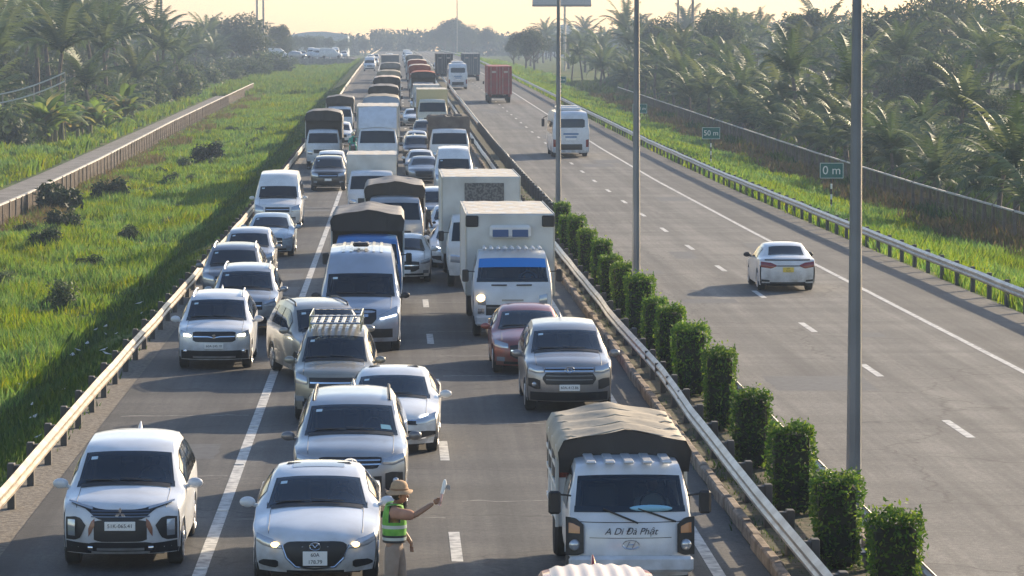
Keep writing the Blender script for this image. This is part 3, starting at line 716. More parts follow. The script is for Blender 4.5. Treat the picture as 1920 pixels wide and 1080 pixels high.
def far_wood(name, label, u0, u1, s0, s1, n, hmin, hmax, seed, leaf):
    r = random.Random(seed); mb = MB()
    for _ in range(n):
        u = r.uniform(u0, u1); s = r.uniform(s0, s1) * KS; h = r.uniform(hmin, hmax); rad = h * r.uniform(.35, .6); c = W(u, s, gz(u, s) + h - rad * .8, False)
        pts = []
        for _ in range(150):
            d = Vector((r.gauss(0, 1), r.gauss(0, 1), r.gauss(0, 1))).normalized() * r.uniform(.6, 1.1)
            pts.append(c + Vector((d.x * rad, d.y * rad, d.z * rad * .9)))
        for _ in range(40): pts.append(W(u + r.uniform(-1, 1) * rad, s, gz(u, s) + r.uniform(0, h * .6), False))
        leaf_cloud(r, pts, leaf, mb)
    return tag(mb.build(name, M_TREE), label, "wood", None, "stuff")
far_wood("far_wood", "hazy distant wood closing the view behind the queue", -190, 330, 1010, 1200, 380, 6, 10, 1, 1.9)
far_wood("far_wood", "hazy wood behind the right palm plantation", 80, 330, 440, 900, 260, 9, 14, 2, 1.3)
far_wood("far_wood", "hazy wood behind the left palms", -260, -62, 420, 950, 200, 8, 14, 3, 1.3)

# ------------------------------------------------------------------ vehicles
PRE = {
 'mpv': dict(L=4.5, W=1.78, H=1.72, hood=3, cowl=5, wt=6, rr=9, rb=10, belt=(1.0, 1.12), sill=.24, wheels=(.85, 3.62), R=.32, keys=[
    (.10, .24, .90, 0, .30), (.0, .42, .94, 0, .34), (.02, .74, .94, 0, .32), (.10, .92, .92, .02, .26), (.32, 1.0, .89, .05, .12), (1.08, 1.10, .87, .07, .07),
    (1.82, 1.58, .745, .04, .12), (2.15, 1.655, .72, .05, .05), (3.2, 1.69, .71, .05, 0), (4.05, 1.63, .69, .06, -.05), (4.36, 1.14, .80, .04, -.12), (4.48, .85, .92, 0, -.2), (4.5, .5, .93, 0, -.25), (4.42, .28, .9, 0, -.2)]),
 'sedan': dict(L=4.6, W=1.78, H=1.45, hood=3, cowl=5, wt=6, rr=9, rb=10, belt=(.90, .98), sill=.2, wheels=(.88, 3.6), R=.32, keys=[
    (.14, .20, .88, 0, .34), (.0, .36, .93, 0, .40), (.02, .60, .94, 0, .38), (.12, .74, .92, .02, .30), (.42, .84, .88, .06, .14), (1.32, .97, .86, .08, .09),
    (2.08, 1.35, .70, .05, .12), (2.4, 1.42, .67, .05, .05), (2.95, 1.44, .66, .05, 0), (3.42, 1.39, .65, .05, -.04), (4.05, 1.06, .76, .05, -.08), (4.46, 1.03, .83, .03, -.14), (4.58, .84, .92, 0, -.24), (4.6, .5, .93, 0, -.26), (4.5, .26, .9, 0, -.2)]),
 'van': dict(L=5.6, W=2.04, H=2.5, hood=3, cowl=5, wt=6, rr=9, rb=10, belt=(1.3, 1.34), sill=.3, wheels=(.95, 4.4), R=.35, keys=[
    (.10, .28, .90, 0, .22), (.0, .50, .94, 0, .26), (.02, .86, .94, 0, .24), (.10, 1.06, .92, .02, .2), (.34, 1.16, .9, .04, .1), (.98, 1.34, .90, .04, .1),
    (1.52, 1.96, .84, .03, .12), (2.15, 2.42, .76, .05, .05), (3.4, 2.5, .76, .05, 0), (5.35, 2.48, .76, .05, -.02), (5.52, 1.5, .9, .02, -.05), (5.58, .9, .95, 0, -.08), (5.6, .6, .95, 0, -.08), (5.55, .35, .93, 0, -.08)]),
 'cab': dict(L=1.75, W=2.0, H=2.3, hood=3, cowl=4, wt=5, rr=7, rb=8, belt=(1.42, 1.42), sill=.55, wheels=(), R=.4, keys=[
    (.08, .38, .92, 0, .14), (.0, .55, .96, 0, .18), (.02, 1.0, .96, 0, .18), (.06, 1.34, .95, .01, .16), (.12, 1.42, .94, .01, .14),
    (.46, 2.12, .86, .03, .12), (.66, 2.26, .82, .05, .06), (1.66, 2.28, .82, .05, 0), (1.74, 2.15, .84, .03, 0), (1.75, 1.2, .95, 0, 0), (1.75, .5, .95, 0, 0)]),
 'bus': dict(L=9.5, W=2.45, H=3.3, hood=2, cowl=3, wt=4, rr=7, rb=8, belt=(1.55, 1.55), sill=.35, wheels=(2.2, 6.9), R=.48, keys=[
    (.05, .35, .93, 0, .14), (.0, .6, .96, 0, .18), (.02, 1.1, .96, 0, .18), (.05, 1.2, .96, 0, .18), (.38, 2.75, .93, .03, .14), (.75, 3.15, .86, .06, .05),
    (2.5, 3.25, .84, .08, 0), (8.9, 3.25, .84, .08, 0), (9.3, 2.95, .9, .04, -.06), (9.45, 1.95, .96, 0, -.08), (9.5, 1.1, .97, 0, -.1), (9.5, .6, .97, 0, -.1), (9.42, .35, .95, 0, -.1)]),
}
class Shell:
    def __init__(s, kind, L=None, Wd=None, H=None, keymod=None):
        p = PRE[kind]; s.kind = kind; s.L = L or p['L']; s.W = Wd or p['W']; s.H = H or p['H']
        fy, fz = s.L / p['L'], s.H / p['H']; s.fy, s.fz = fy, fz
        ks = [list(k) for k in p['keys']]
        if keymod: keymod(ks)
        s.K = [(y * fy, z * fz, h * s.W / 2, c, b) for y, z, h, c, b in ks]
        s.i = {k: p[k] for k in ('hood', 'cowl', 'wt', 'rr', 'rb')}
        s.belt = [b * fz for b in p['belt']]; s.sill = p['sill']; s.wh = [y * fy for y in p['wheels']]; s.R = p['R']
        pts = []; par = []
        for i in range(len(s.K) - 1):
            a, b = s.K[i], s.K[i + 1]; d = math.hypot(b[0] - a[0], b[1] - a[1]); n = max(2, int(d / .11))
            for k in range(n): t = k / n; pts.append([a[j] + (b[j] - a[j]) * t for j in range(5)]); par.append(i + t)
        pts.append(list(s.K[-1])); par.append(len(s.K) - 1)
        A = np.array(pts)
        for _ in range(3):
            B = A.copy(); B[1:-1] = (A[:-2] + 2 * A[1:-1] + A[2:]) / 4; A = B
        s.A = A; s.par = np.array(par)
    def at(s, q): return [float(np.interp(q, s.par, s.A[:, j])) for j in range(5)]
    def top(s, q, t, off=0.0):
        y, z, h, c, b = s.at(q); a = abs(t) ** 2.6
        if off:
            y0, z0 = s.at(q - .06)[:2]; y1, z1 = s.at(q + .06)[:2]; d = math.hypot(y1 - y0, z1 - z0) or 1
            ny, nz = -(z1 - z0) / d, (y1 - y0) / d
        else: ny = nz = 0
        return Vector((h * t, y + b * a + ny * off, z - c * a + nz * off))
    def plan(s, y):
        W2 = s.W / 2; f = s.K[1][2]; n = .55 if s.kind in ('cab', 'bus') else .95
        y0 = s.K[1][4] * .9
        if y < n: t = max(0, (y - y0) / (n - y0)); return f + (W2 - f) * (1 - (1 - t) ** 2)
        if y > s.L - .7 and s.kind != 'cab': t = (y - s.L + .7) / .7; return W2 - (W2 - s.K[-2][2]) * t * t
        return W2
    def side(s, q, sg, r, off=0.0):   # r 0 roof edge .. 1 belt
        E = s.top(q, sg); y = E.y; zb = min(s.belt[0] + (s.belt[1] - s.belt[0]) * y / s.L, E.z - .03)
        S = Vector((sg * s.plan(y) * .978, y, zb)); S.x = sg * max(abs(S.x), abs(E.x)) if abs(S.x) > abs(E.x) - .05 else S.x
        p = E.lerp(S, r); bul = math.sin(math.pi * r) * .03 * max(0, min(1, (E.z - zb) / .4))
        p.x += sg * (bul + off); return p
    hole = False
    def body(s, m, root, name="body"):
        mb = MB(); NT = 15; ts = [-1 + 2 * k / (NT - 1) for k in range(NT)]; ts = [math.copysign(abs(t) ** .8, t) for t in ts]
        mb.grid([[s.top(q, t) for t in ts] for q in s.par])
        if s.hole:
            lo, hi = s.i['cowl'] + .12, s.i['wt'] - .14; keep = []
            for k, f in enumerate(mb.f):
                r_i, c_i = divmod(k, NT - 1)
                if s.par[r_i] >= lo and s.par[r_i + 1] <= hi and abs(ts[c_i]) < .89 and abs(ts[c_i + 1]) < .89: continue
                keep.append(f)
            mb.f = keep
            sl = MB(); c0, w1 = s.i['cowl'], s.i['wt']
            for a, b, t0, t1 in ((c0 + .02, c0 + .2, -.95, .95), (w1 - .22, w1 - .07, -.93, .93), (c0 + .02, w1 - .07, -.94, -.86), (c0 + .02, w1 - .07, .86, .94)):
                sl.grid([[s.top(a + (b - a) * k / 8, t0 + (t1 - t0) * j / 10, .005) for j in range(11)] for k in range(9)])
            sl.build("windshield_seal", M_GLASS, root, True)
        i0 = s.i['hood'] * .0 + s.i['hood']; last = len(s.K) - 3
        cols = [q for q in s.par if i0 - .01 <= q <= last + .01]
        for sg in (-1, 1):
            rows = []
            ylast = -9
            for q in cols:
                E = s.top(q, sg)
                if E.y < ylast + .004: continue
                ylast = E.y; y = E.y; c = [E, s.side(q, sg, .25), s.side(q, sg, .5), s.side(q, sg, .75), s.side(q, sg, 1)]
                S = c[-1]; zs = s.sill
                for wy in s.wh:
                    d = abs(y - wy); ra = s.R + .07
                    if d < ra: zs = max(zs, s.R + math.sqrt(ra * ra - d * d) - .02)
                pw = s.plan(y)
                for f, kx in ((.06, .99), (.3, 1.0), (.55, .995), (.8, .985), (1, .965)):
                    c.append(Vector((sg * pw * kx, y, S.z + (zs - S.z) * f)))
                rows.append(c)
            mb.grid(rows, flip=sg > 0)
            # arch return edge
            for wy in s.wh:
                ra = s.R + .07; arc = [(wy + ra * math.cos(a), s.R - .02 + ra * math.sin(a)) for a in [math.pi * k / 12 for k in range(13)]]
                mb.grid([[(sg * s.plan(y) * .985, y, max(z, s.sill)) for y, z in arc], [(sg * (s.plan(y) * .985 - .2), y, max(z, s.sill)) for y, z in arc]])
        o = mb.build(name, m, root, True, True, 38); return o
    def glass(s, q0, q1, tw, name, m, root, nq=8, off=.012, nt=13, tw1=None):
        mb = MB(); tw1 = tw if tw1 is None else tw1; rows = []
        for k in range(nq + 1):
            f = k / nq; q = q0 + (q1 - q0) * f; w_ = tw + (tw1 - tw) * f
            rows.append([s.top(q, -w_ + 2 * w_ * j / (nt - 1), off) for j in range(nt)])
        mb.grid(rows); return mb.build(name, m, root, True)
    def fz_q(s, z):
        zs = s.A[:, 1]; lim = s.i['hood'] + (1 if s.kind != 'bus' else .9); msk = s.par <= lim
        return float(np.interp(z, zs[msk], s.par[msk]))
    def fas(s, x, z, off=.008):     # point on the front face
        q = s.fz_q(z); y, zz, h, c, b = s.at(q); t = max(-1, min(1, x / h)); return Vector((x, y + b * abs(t) ** 2.6 - off, z))
    def bz_q(s, z):
        i = len(s.K) - 1; msk = s.par >= s.i['rb']; zs = s.A[:, 1][msk][::-1]; ps = s.par[msk][::-1]; return float(np.interp(z, zs, ps))
    def rear(s, x, z, off=.008):
        q = s.bz_q(z); y, zz, h, c, b = s.at(q); t = max(-1, min(1, x / h)); return Vector((x, y + b * abs(t) ** 2.6 + off, z))
    def fstrip(s, ctrl, name, m, root, off=.01, nx=14, nz=3, mirror=False, fn=None, raise_=0.0):
        """ctrl: (x, ztop, zbottom) from left to right on the front face."""
        fn = fn or s.fas; out = []
        for sg in ((1, -1) if mirror else (1,)):
            xs = [c[0] for c in ctrl]; mb = MB(); rows = []
            for j in range(nz + 1):
                row = []
                for k in range(nx + 1):
                    x = xs[0] + (xs[-1] - xs[0]) * k / nx; zt = float(np.interp(x, xs, [c[1] for c in ctrl])); zb = float(np.interp(x, xs, [c[2] for c in ctrl]))
                    o_ = off + raise_ * math.sin(math.pi * j / nz)
                    row.append(fn(sg * x, zt + (zb - zt) * j / nz, o_))
                rows.append(row)
            edge = rows[0] + [r[-1] for r in rows[1:]] + rows[-1][-2::-1] + [r[0] for r in rows[-2:0:-1]]
            back = [p + Vector((0, .03 if fn == s.fas else -.03, 0)) for p in edge]
            mb.grid(rows, flip=(sg > 0) ^ (fn != s.fas)); mb.grid([edge, back], closed=True)
            out.append(mb.build(name, m, root, True, angle=50))
        return out
    def side_windows(s, root, m=None, spans=None, r0=.14, r1=.93):
        m = m or M_GLASS
        for sg in (-1, 1):
            for a, b in spans:
                mb = MB(); rows = []
                for k in range(7):
                    q = a + (b - a) * k / 6; rows.append([s.side(q, sg, r0 + (r1 - r0) * j / 4, .014) for j in range(5)])
                mb.grid(rows, flip=sg > 0); mb.build("side_window", m, root, True)
    def q_at_y(s, y):
        msk = (s.par >= s.i['cowl']) & (s.par <= s.i['rb']); return float(np.interp(y, s.A[:, 0][msk], s.par[msk]))
    def interior(s, root):
        """dark tub, dashboard, wheel, seats seen through the open windscreen"""
        i = s.i; yc, zc = s.at(i['cowl'] + .1)[:2]; yt, zt = s.at(i['wt'])[:2]; Wi = s.W * .40; z0 = zc - .5; dp = yt + (1.3 if s.kind != 'cab' else .75); zr_ = zt - .04
        if s.kind == 'cab': dp = s.L - .15
        mi = mat("interior_dark", (.035, .033, .032), .9); mseat = mat("seat_cloth", (.10, .09, .08), .9)
        q = MB(); q.grid([[(-Wi, yc + .1, z0), (Wi, yc + .1, z0)], [(-Wi, dp, z0), (Wi, dp, z0)]]); q.grid([[(-Wi, dp, z0), (Wi, dp, z0)], [(-Wi * .8, dp, zr_), (Wi * .8, dp, zr_)]])
        for sg in (-1, 1): q.grid([[(sg * Wi, yc + .1, z0), (sg * Wi, dp, z0)], [(sg * Wi, yc + .1, zc - .03), (sg * Wi * .82, dp, zr_)]])
        q.build("cabin_tub", mi, root)
        MB().box((0, yc + (.3 if s.kind != 'cab' else .36), zc - .12), (Wi * 1.9, .36, .14), .05).build("dashboard", mat("dash_grey", (.08, .08, .085), .7), root, True)
        for sg in (-1, 1):
            y = min(yt + .45, dp - .22); q = MB(); q.box((sg * Wi * .5, y + .1, zc - .12), (.48, .16, .72), .06, Matrix.Rotation(R(-12), 3, 'X')); q.box((sg * Wi * .5, y + .17, zc + .33), (.26, .1, .17), .04)
            q.build("front_seat", mseat, root, True)
        c = Vector((Wi * .5, yc + .42, zc - .0)); MB().tube([c + Vector((.18 * math.cos(t), .06 * math.sin(t), .17 * math.sin(t))) for t in [2 * math.pi * k / 18 for k in range(19)]], .014, 5).build("steering_wheel", M_BLACK, root, True)
        s.drv = (Wi * .5, min(yt + .45, dp - .22) - .02, min(zc, zt - .53))
    def under(s, root):
        mb = MB(); mb.box((0, s.L / 2, s.sill + .14), (s.W * .74, s.L * .86, .34), .05)
        mb.build("underbody", M_DARK, root)
    def wheels(s, root, wd=.22, rims=True, ys=None, R_=None, x=None, dual=False):
        R0 = R_ or s.R; x = x or s.W / 2 - wd / 2 - .03
        for y in (ys or s.wh):
            for sg in (-1, 1):
                w_ = MB().disc((sg * x, y, R0), 'x', R0, wd, 22).build("wheel", M_TYRE, root, True)
                if rims:
                    q = MB(); q.disc((sg * (x + wd * .47), y, R0), 'x', R0 * .3, .05, 12)
                    n = 10
                    for k in range(n):
                        a = 2 * math.pi * k / n; q.box((sg * (x + wd * .47), y + math.cos(a) * R0 * .38, R0 + math.sin(a) * R0 * .38), (.03, R0 * .56, .045), .006, Matrix.Rotation(a, 3, 'X'))
                    q.tube([(sg * (x + wd * .47), y + math.cos(2 * math.pi * k / 18) * R0 * .66, R0 + math.sin(2 * math.pi * k / 18) * R0 * .66) for k in range(19)], .018, 5)
                    q.build("rim", M_RIM, w_, True)
    def mirrors(s, m, root, q=None, up=.05, size=(.115, .06, .078), reach=.13, only=None):
        for sg in (-1, 1):
            E = s.side(q if q else s.i['cowl'] + .45, sg, 1); c = Vector((E.x + sg * reach, E.y, E.z + up))
            mm = MB(); mm.ball(c, size, 12, 8); mm.tube([E + Vector((-sg * .03, .02, -.01)), c + Vector((-sg * size[0] * .6, .02, -size[2] * .5))], .03, 6)
            mm.build("wing_mirror", m, root, True)

def plate(root, p, wd, hg, m, lines, rz=0, tilt=0):
    q = MB().box((0, 0, 0), (wd, .012, hg), .004).build("licence_plate", m, root); q.location = p; q.rotation_euler = (tilt, 0, rz)
    n = len(lines)
    for i, l in enumerate(lines):
        sz = hg / n * (.6 if n == 1 else .74)
        text("plate_text", l, sz, M_INK, q, (0, -.008, hg * (.5 - (i + .5) / n)), ext=.001)
    return q

def place(root, u, s, yaw=0, opp=False, L=0):
    s *= KS
    if opp: root.location = W(u, s + L, 0); root.rotation_euler.z = TH + math.pi + yaw
    else: root.location = W(u, s, 0); root.rotation_euler.z = TH + yaw
    g = math.atan((zr(s + 3) - zr(s)) / 3) * (-1 if opp else 1); root.rotation_mode = 'XYZ'; root.rotation_euler.x = g if abs(g) > 1e-4 else 0
    return root

def std_car(kind, col, u, s, label, cat="car", name=None, yaw=0, L=None, Wd=None, H=None, opp=False, detail=2, face=None, rack=False, group=None, keymod=None, mirror_m=None, roofm=None, antenna=False, glass=None):
    sh = Shell(kind, L, Wd, H, keymod); root = thing(name or ("parked_car" if cat == "car" else cat.replace(" ", "_")), label, cat, group)
    place(root, u, s, yaw, opp, sh.L)
    i = sh.i; G = glass or M_GLASS; GW = G
    if s < 62: sh.hole = True; sh.interior(root); GW = M_CLEAR
    sh.body(col, root); sh.under(root)
    sh.glass(i['cowl'] + .10, i['wt'] - .12, .91, "windshield", GW, root, tw1=.88)
    sh.glass(i['rr'] + .2, i['rb'] - .12, .86, "rear_window", G, root)
    y0, y1 = sh.at(i['cowl'])[0], sh.at(i['rb'])[0]
    ya = y0 + (y1 - y0) * .14; ym = y0 + (y1 - y0) * .47; yb = y1 - (.45 if kind != 'sedan' else .62) * sh.fy; yc = ym + (yb - ym) * .58
    if kind == 'van': sp = [(ya, ya + .95), (ya + 1.05, ya + 2.3), (ya + 2.4, yb + .2)]
    elif kind == 'sedan': sp = [(ya + .12, ym), (ym + .08, yb)]
    else: sp = [(ya, ym - .05), (ym + .03, yc), (yc + .08, yb)]
    q_ = sh.q_at_y; sh.side_windows(root, G, [(q_(a), q_(b)) for a, b in sp], r0=.2 if kind != 'van' else .35)
    sh.wheels(root, rims=detail > 0)
    sh.mirrors(mirror_m or col, root)
    fz = sh.fz; W2 = sh.W / 2
    if face: face(sh, root, col)
    else: face_generic(sh, root, col, detail)
    if detail > 0:   # tail
        zt = {'mpv': (1.0, .72), 'sedan': (.92, .74), 'van': (1.5, .9)}[kind]
        sh.fstrip([(W2 * .62, zt[0] * fz - .02, zt[1] * fz + .03), (W2 * .9, zt[0] * fz, zt[1] * fz)], "tail_lamp", M_TAIL, root, mirror=True, fn=sh.rear, nx=5)
    if detail > 1:
        q = sh.at(i['cowl'] + .12)
        for x in (-.1, .42):
            a = sh.top(i['cowl'] + .10, x / q[2] * .9, .035); b = sh.top(i['cowl'] + .16, (x - .5) / q[2], .035)
            MB().tube([a, b], .009, 5).build("wiper", M_BLACK, root)
        p = sh.top(i['wt'] - .25, 0, -.07); MB().box(p, (.2, .03, .06), .015).build("rear_view_mirror", M_BLACK, root)
        # panel gaps on the bonnet
        for sg in (-1, 1):
            pts = [sh.top(i['hood'] + .12 + (i['cowl'] - i['hood'] - .15) * k / 10, sg * (.80 + .06 * k / 10), .002) for k in range(11)]
            MB().tube(pts, .004, 4).build("bonnet_gap", M_BLACK, root)
        mb = MB(); mb.grid([[sh.top(i['cowl'] + a, t, .01) for t in np.linspace(-.86, .86, 13)] for a in (-.05, .09)]); mb.build("cowl_grille", M_BLACK, root)
        # registration stickers behind the glass
        mb = MB(); mb.poly([sh.top(i['wt'] - .22, t, .016) for t in (-.8, -.66)] + [sh.top(i['wt'] - .3, t, .016) for t in (-.66, -.8)]); mb.build("sticker", M_STICK, root)
    if rack:
        for sg in (-1, 1):
            pts = [sh.top(i['wt'] + .5 + (i['rr'] - i['wt'] - .6) * k / 8, sg * .93, .055 if 0 < k < 8 else .0) for k in range(9)]
            MB().tube(pts, .02, 6).build("roof_rail", M_RIM if rack == 1 else M_BLACK, root, True)
    if antenna:
        p = sh.top(i['rr'] - .1, 0, 0); MB().tube([p, p + Vector((0, .05, .05)), p + Vector((0, .16, .10))], [.035, .025, .008], 6).build("antenna", M_BLACK if antenna == 2 else col, root, True)
    return sh, root

def face_generic(sh, root, col, detail=1, lit=False, grille=None, lamp=None):
    f = sh.fz; W2 = sh.W / 2; k = sh.kind
    if k == 'sedan':
        g = grille or [(-.46, .66, .44), (-.3, .68, .36), (.3, .68, .36), (.46, .66, .44)]; l = lamp or [(.5, .70, .60), (.66, .74, .60), (W2 * .93, .78, .64)]
        low = [(-.6, .3, .24), (.6, .3, .24)]
    elif k == 'van':
        g = grille or [(-.5, 1.0, .78), (.5, 1.0, .78)]; l = lamp or [(.58, 1.0, .78), (W2 * .93, 1.12, .84)]; low = [(-.75, .56, .4), (.75, .56, .4)]
    else:
        g = grille or [(-.48, .86, .66), (.48, .86, .66)]; l = lamp or [(.52, .86, .72), (W2 * .93, .95, .74)]; low = [(-.62, .46, .3), (.62, .46, .3)]
    g = [(x, a * f, b * f) for x, a, b in g]; l = [(x, a * f, b * f) for x, a, b in l]; low = [(x, a * f, b * f) for x, a, b in low]
    sh.fstrip(g, "grille", M_BLACK, root)
    sh.fstrip(l, "headlight", M_LAMPON if lit else M_LAMP, root, mirror=True, nx=6, raise_=.015)
    sh.fstrip(low, "lower_grille", M_BLACK, root, nx=8)
    if detail > 0:
        zc = (g[0][1] + g[0][2]) / 2
        sh.fstrip([(g[0][0] * .96, zc + .02, zc - .01), (-g[0][0] * .96, zc + .02, zc - .01)], "grille_bar", M_CHROME, root, off=.02)
        p = sh.fas(0, g[0][2] - .1 if k != 'sedan' else .36 * f, .02); MB().box(p, (.36, .012, .12), .004).build("licence_plate", M_PLATE, root)
        sh.fstrip([(.58, (.5 if k != 'sedan' else .4) * f, (.4 if k != 'sedan' else .3) * f), (.76, (.5 if k != 'sedan' else .4) * f, (.4 if k != 'sedan' else .3) * f)], "fog_lamp", M_LAMP, root, mirror=True, nx=4)

P_WHITE = paint("white", (.78, .78, .77)); P_WHITE2 = paint("white_cool", (.70, .73, .77)); P_SILVER = paint("silver", (.46, .47, .48), .55, .32)
P_SILVERB = paint("silver_beige", (.42, .39, .35), .5, .34); P_GREY = paint("grey", (.2, .21, .23), .45); P_BLACK = paint("black", (.025, .025, .028)); P_RED = paint("red", (.32, .03, .025))
P_GOLD = paint("champagne", (.36, .34, .29), .5); P_BLUE = paint("blue", (.05, .2, .5)); P_CREAM = paint("cream", (.62, .58, .48)); P_TEAL = paint("pale_blue", (.38, .48, .56))

DRV = []
C1 = mat('shirt_pale', (.5, .48, .45), .9); C2 = mat('shirt_blue', (.15, .22, .35), .9); C3 = mat('shirt_red', (.35, .1, .08), .9)
# ---- 1 white people carrier, front left
def face_a(sh, root, col):
    sh.fstrip([(-.72, .985, .955), (-.5, .94, .89), (-.34, .90, .76), (-.2, .885, .73), (.2, .885, .73), (.34, .90, .76), (.5, .94, .89), (.72, .985, .955)], "grille", M_BLACK, root, nx=28)
    for z in (.865, .825, .785):
        sh.fstrip([(-.42, z + .012, z - .004), (.42, z + .012, z - .004)], "grille_bar", paint("slate", (.12, .15, .2), .6), root, off=.022)
    sh.fstrip([(.40, .925, .885), (.62, .965, .94), (.76, .995, .975)], "headlight", M_LAMP, root, mirror=True, nx=6, off=.02)
    sh.fstrip([(-.38, .72, .46), (-.3, .74, .43), (.3, .74, .43), (.38, .72, .46)], "lower_grille", M_BLACK, root)
    sh.fstrip([(-.5, .38, .27), (-.4, .42, .24), (.4, .42, .24), (.5, .38, .27)], "bumper_trim", M_BLACK, root)
    sh.fstrip([(-.8, .42, .25), (-.5, .4, .25), (.5, .4, .25), (.8, .42, .25)], "bumper_trim", M_BLACK, root, off=.004)
    for sg in (1,):
        sh.fstrip([(.5, .66, .66), (.58, .76, .48), (.66, .78, .44), (.80, .76, .44)], "fog_lamp_housing", M_BLACK, root, mirror=True, nx=10)
        sh.fstrip([(.66, .735, .5), (.77, .735, .5)], "fog_lamp", M_LAMP, root, mirror=True, nx=4, off=.026, raise_=.02)
        sh.fstrip([(.37, .76, .66), (.42, .72, .56), (.46, .62, .5)], "reflector_trim", paint("bronze", (.25, .07, .03)), root, mirror=True, nx=6, off=.012)
        sh.fstrip([(-.34, .335, .30), (.34, .335, .30)], "skid_plate", P_SILVER, root, off=.03); sh.fstrip([(-.42, .285, .25), (.42, .285, .25)], "skid_plate", P_SILVER, root, off=.03)
        sh.fstrip([(.40, .36, .29), (.47, .36, .29)], "lower_lamp", M_CHROME, root, mirror=True, nx=3, off=.03, raise_=.02)
    c = sh.fas(0, .835, .03); q = MB()
    for a in (90, 210, 330):
        a = R(a); d = Vector((math.cos(a), 0, math.sin(a))); n = Vector((-math.sin(a), 0, math.cos(a)))
        q.poly([c, c + d * .045 + n * .024, c + d * .09, c + d * .045 - n * .024])
    q.build("emblem", M_CHROME, root); plate(root, sh.fas(0, .66, .03), .44, .13, M_PLATE, ["51K-065.41"])
sh, r0 = std_car('mpv', P_WHITE2, -3.95, 33.5, "white people carrier with dark bronze nose trim, front left of the queue", face=face_a, antenna=1, L=4.48, Wd=1.76, H=1.72); DRV.append((sh, r0, C1, "person in pale shirt driving the white people carrier at front left"))
# ---- 2 white crossover with lit headlamps
def face_b(sh, root, col):
    sh.fstrip([(-.5, .88, .70), (-.42, .90, .66), (.42, .90, .66), (.5, .88, .70)], "grille", M_BLACK, root)
    sh.fstrip([(-.48, .80, .775), (-.12, .80, .775), (0, .77, .745), (.12, .80, .775), (.48, .80, .775)], "grille_bar", M_CHROME, root, off=.022)
    sh.fstrip([(.54, .85, .76), (.8, .93, .79)], "headlight", M_LAMP, root, mirror=True, nx=6)
    sh.fstrip([(.55, .83, .78), (.72, .85, .79)], "headlight_beam", M_LAMPON, root, mirror=True, nx=5, off=.03)
    sh.fstrip([(-.78, .46, .26), (.78, .46, .26)], "bumper_trim", M_BLACK, root); sh.fstrip([(-.5, .33, .28), (.5, .33, .28)], "skid_plate", P_SILVER, root, off=.03)
    c = MB().ball(sh.fas(-.68, .44, .03), (.05, .03, .05)).build("fog_lamp", M_CHROME, root, True); MB().ball(sh.fas(.68, .44, .03), (.05, .03, .05)).build("fog_lamp", M_CHROME, root, True)
    q = MB(); c = sh.fas(0, .79, .04); q.poly([c + Vector((-.05, 0, .03)), c + Vector((0, 0, .055)), c + Vector((.05, 0, .03)), c + Vector((-.01, 0, .0))]); q.poly([c + Vector((.05, 0, -.03)), c + Vector((0, 0, -.055)), c + Vector((-.05, 0, -.03)), c + Vector((.01, 0, .0))]); q.build("emblem", M_CHROME, root)
    plate(root, sh.fas(0, .57, .03), .44, .13, M_PLATE, ["60A-245.10"])
sh, r0 = std_car('mpv', P_WHITE2, -4.22, 54.6, "white crossover with both headlights lit, second in the hard shoulder", face=face_b, rack=1, antenna=1, L=4.45, Wd=1.75, H=1.72, mirror_m=P_WHITE2)
# ---- 3.. hard shoulder queue
std_car('mpv', P_SILVER, -3.95, 61.2, "silver people carrier directly behind the white crossover in the hard shoulder", face=None, L=4.6, Wd=1.78, H=1.76, rack=1)
std_car('mpv', P_GREY, -4.75, 68.2, "dark green grey car with roof rail ends behind the silver people carrier", L=4.5, Wd=1.8, H=1.74, rack=1)
std_car('mpv', P_SILVER, -4.75, 75.5, "pale silver hatchback fifth in the hard shoulder queue", L=4.1, Wd=1.72, H=1.66)
std_car('sedan', P_TEAL, -4.5, 84.2, "pale blue sedan in front of the white passenger van", L=4.5, Wd=1.76, H=1.5)
std_car('van', P_WHITE, -4.85, 97.0, "white high roofed passenger van at the left guardrail", "van", "passenger_van", Wd=1.98, H=2.3)
std_car('mpv', P_BLACK, -3.45, 121.8, "black sports utility car between the white van and the tarpaulin lorry", L=4.8, Wd=1.85, H=1.8)
std_car('mpv', P_WHITE, -3.5, 128.5, "white car tucked right behind the black sports utility car", L=4.5, Wd=1.8, H=1.75, detail=0)

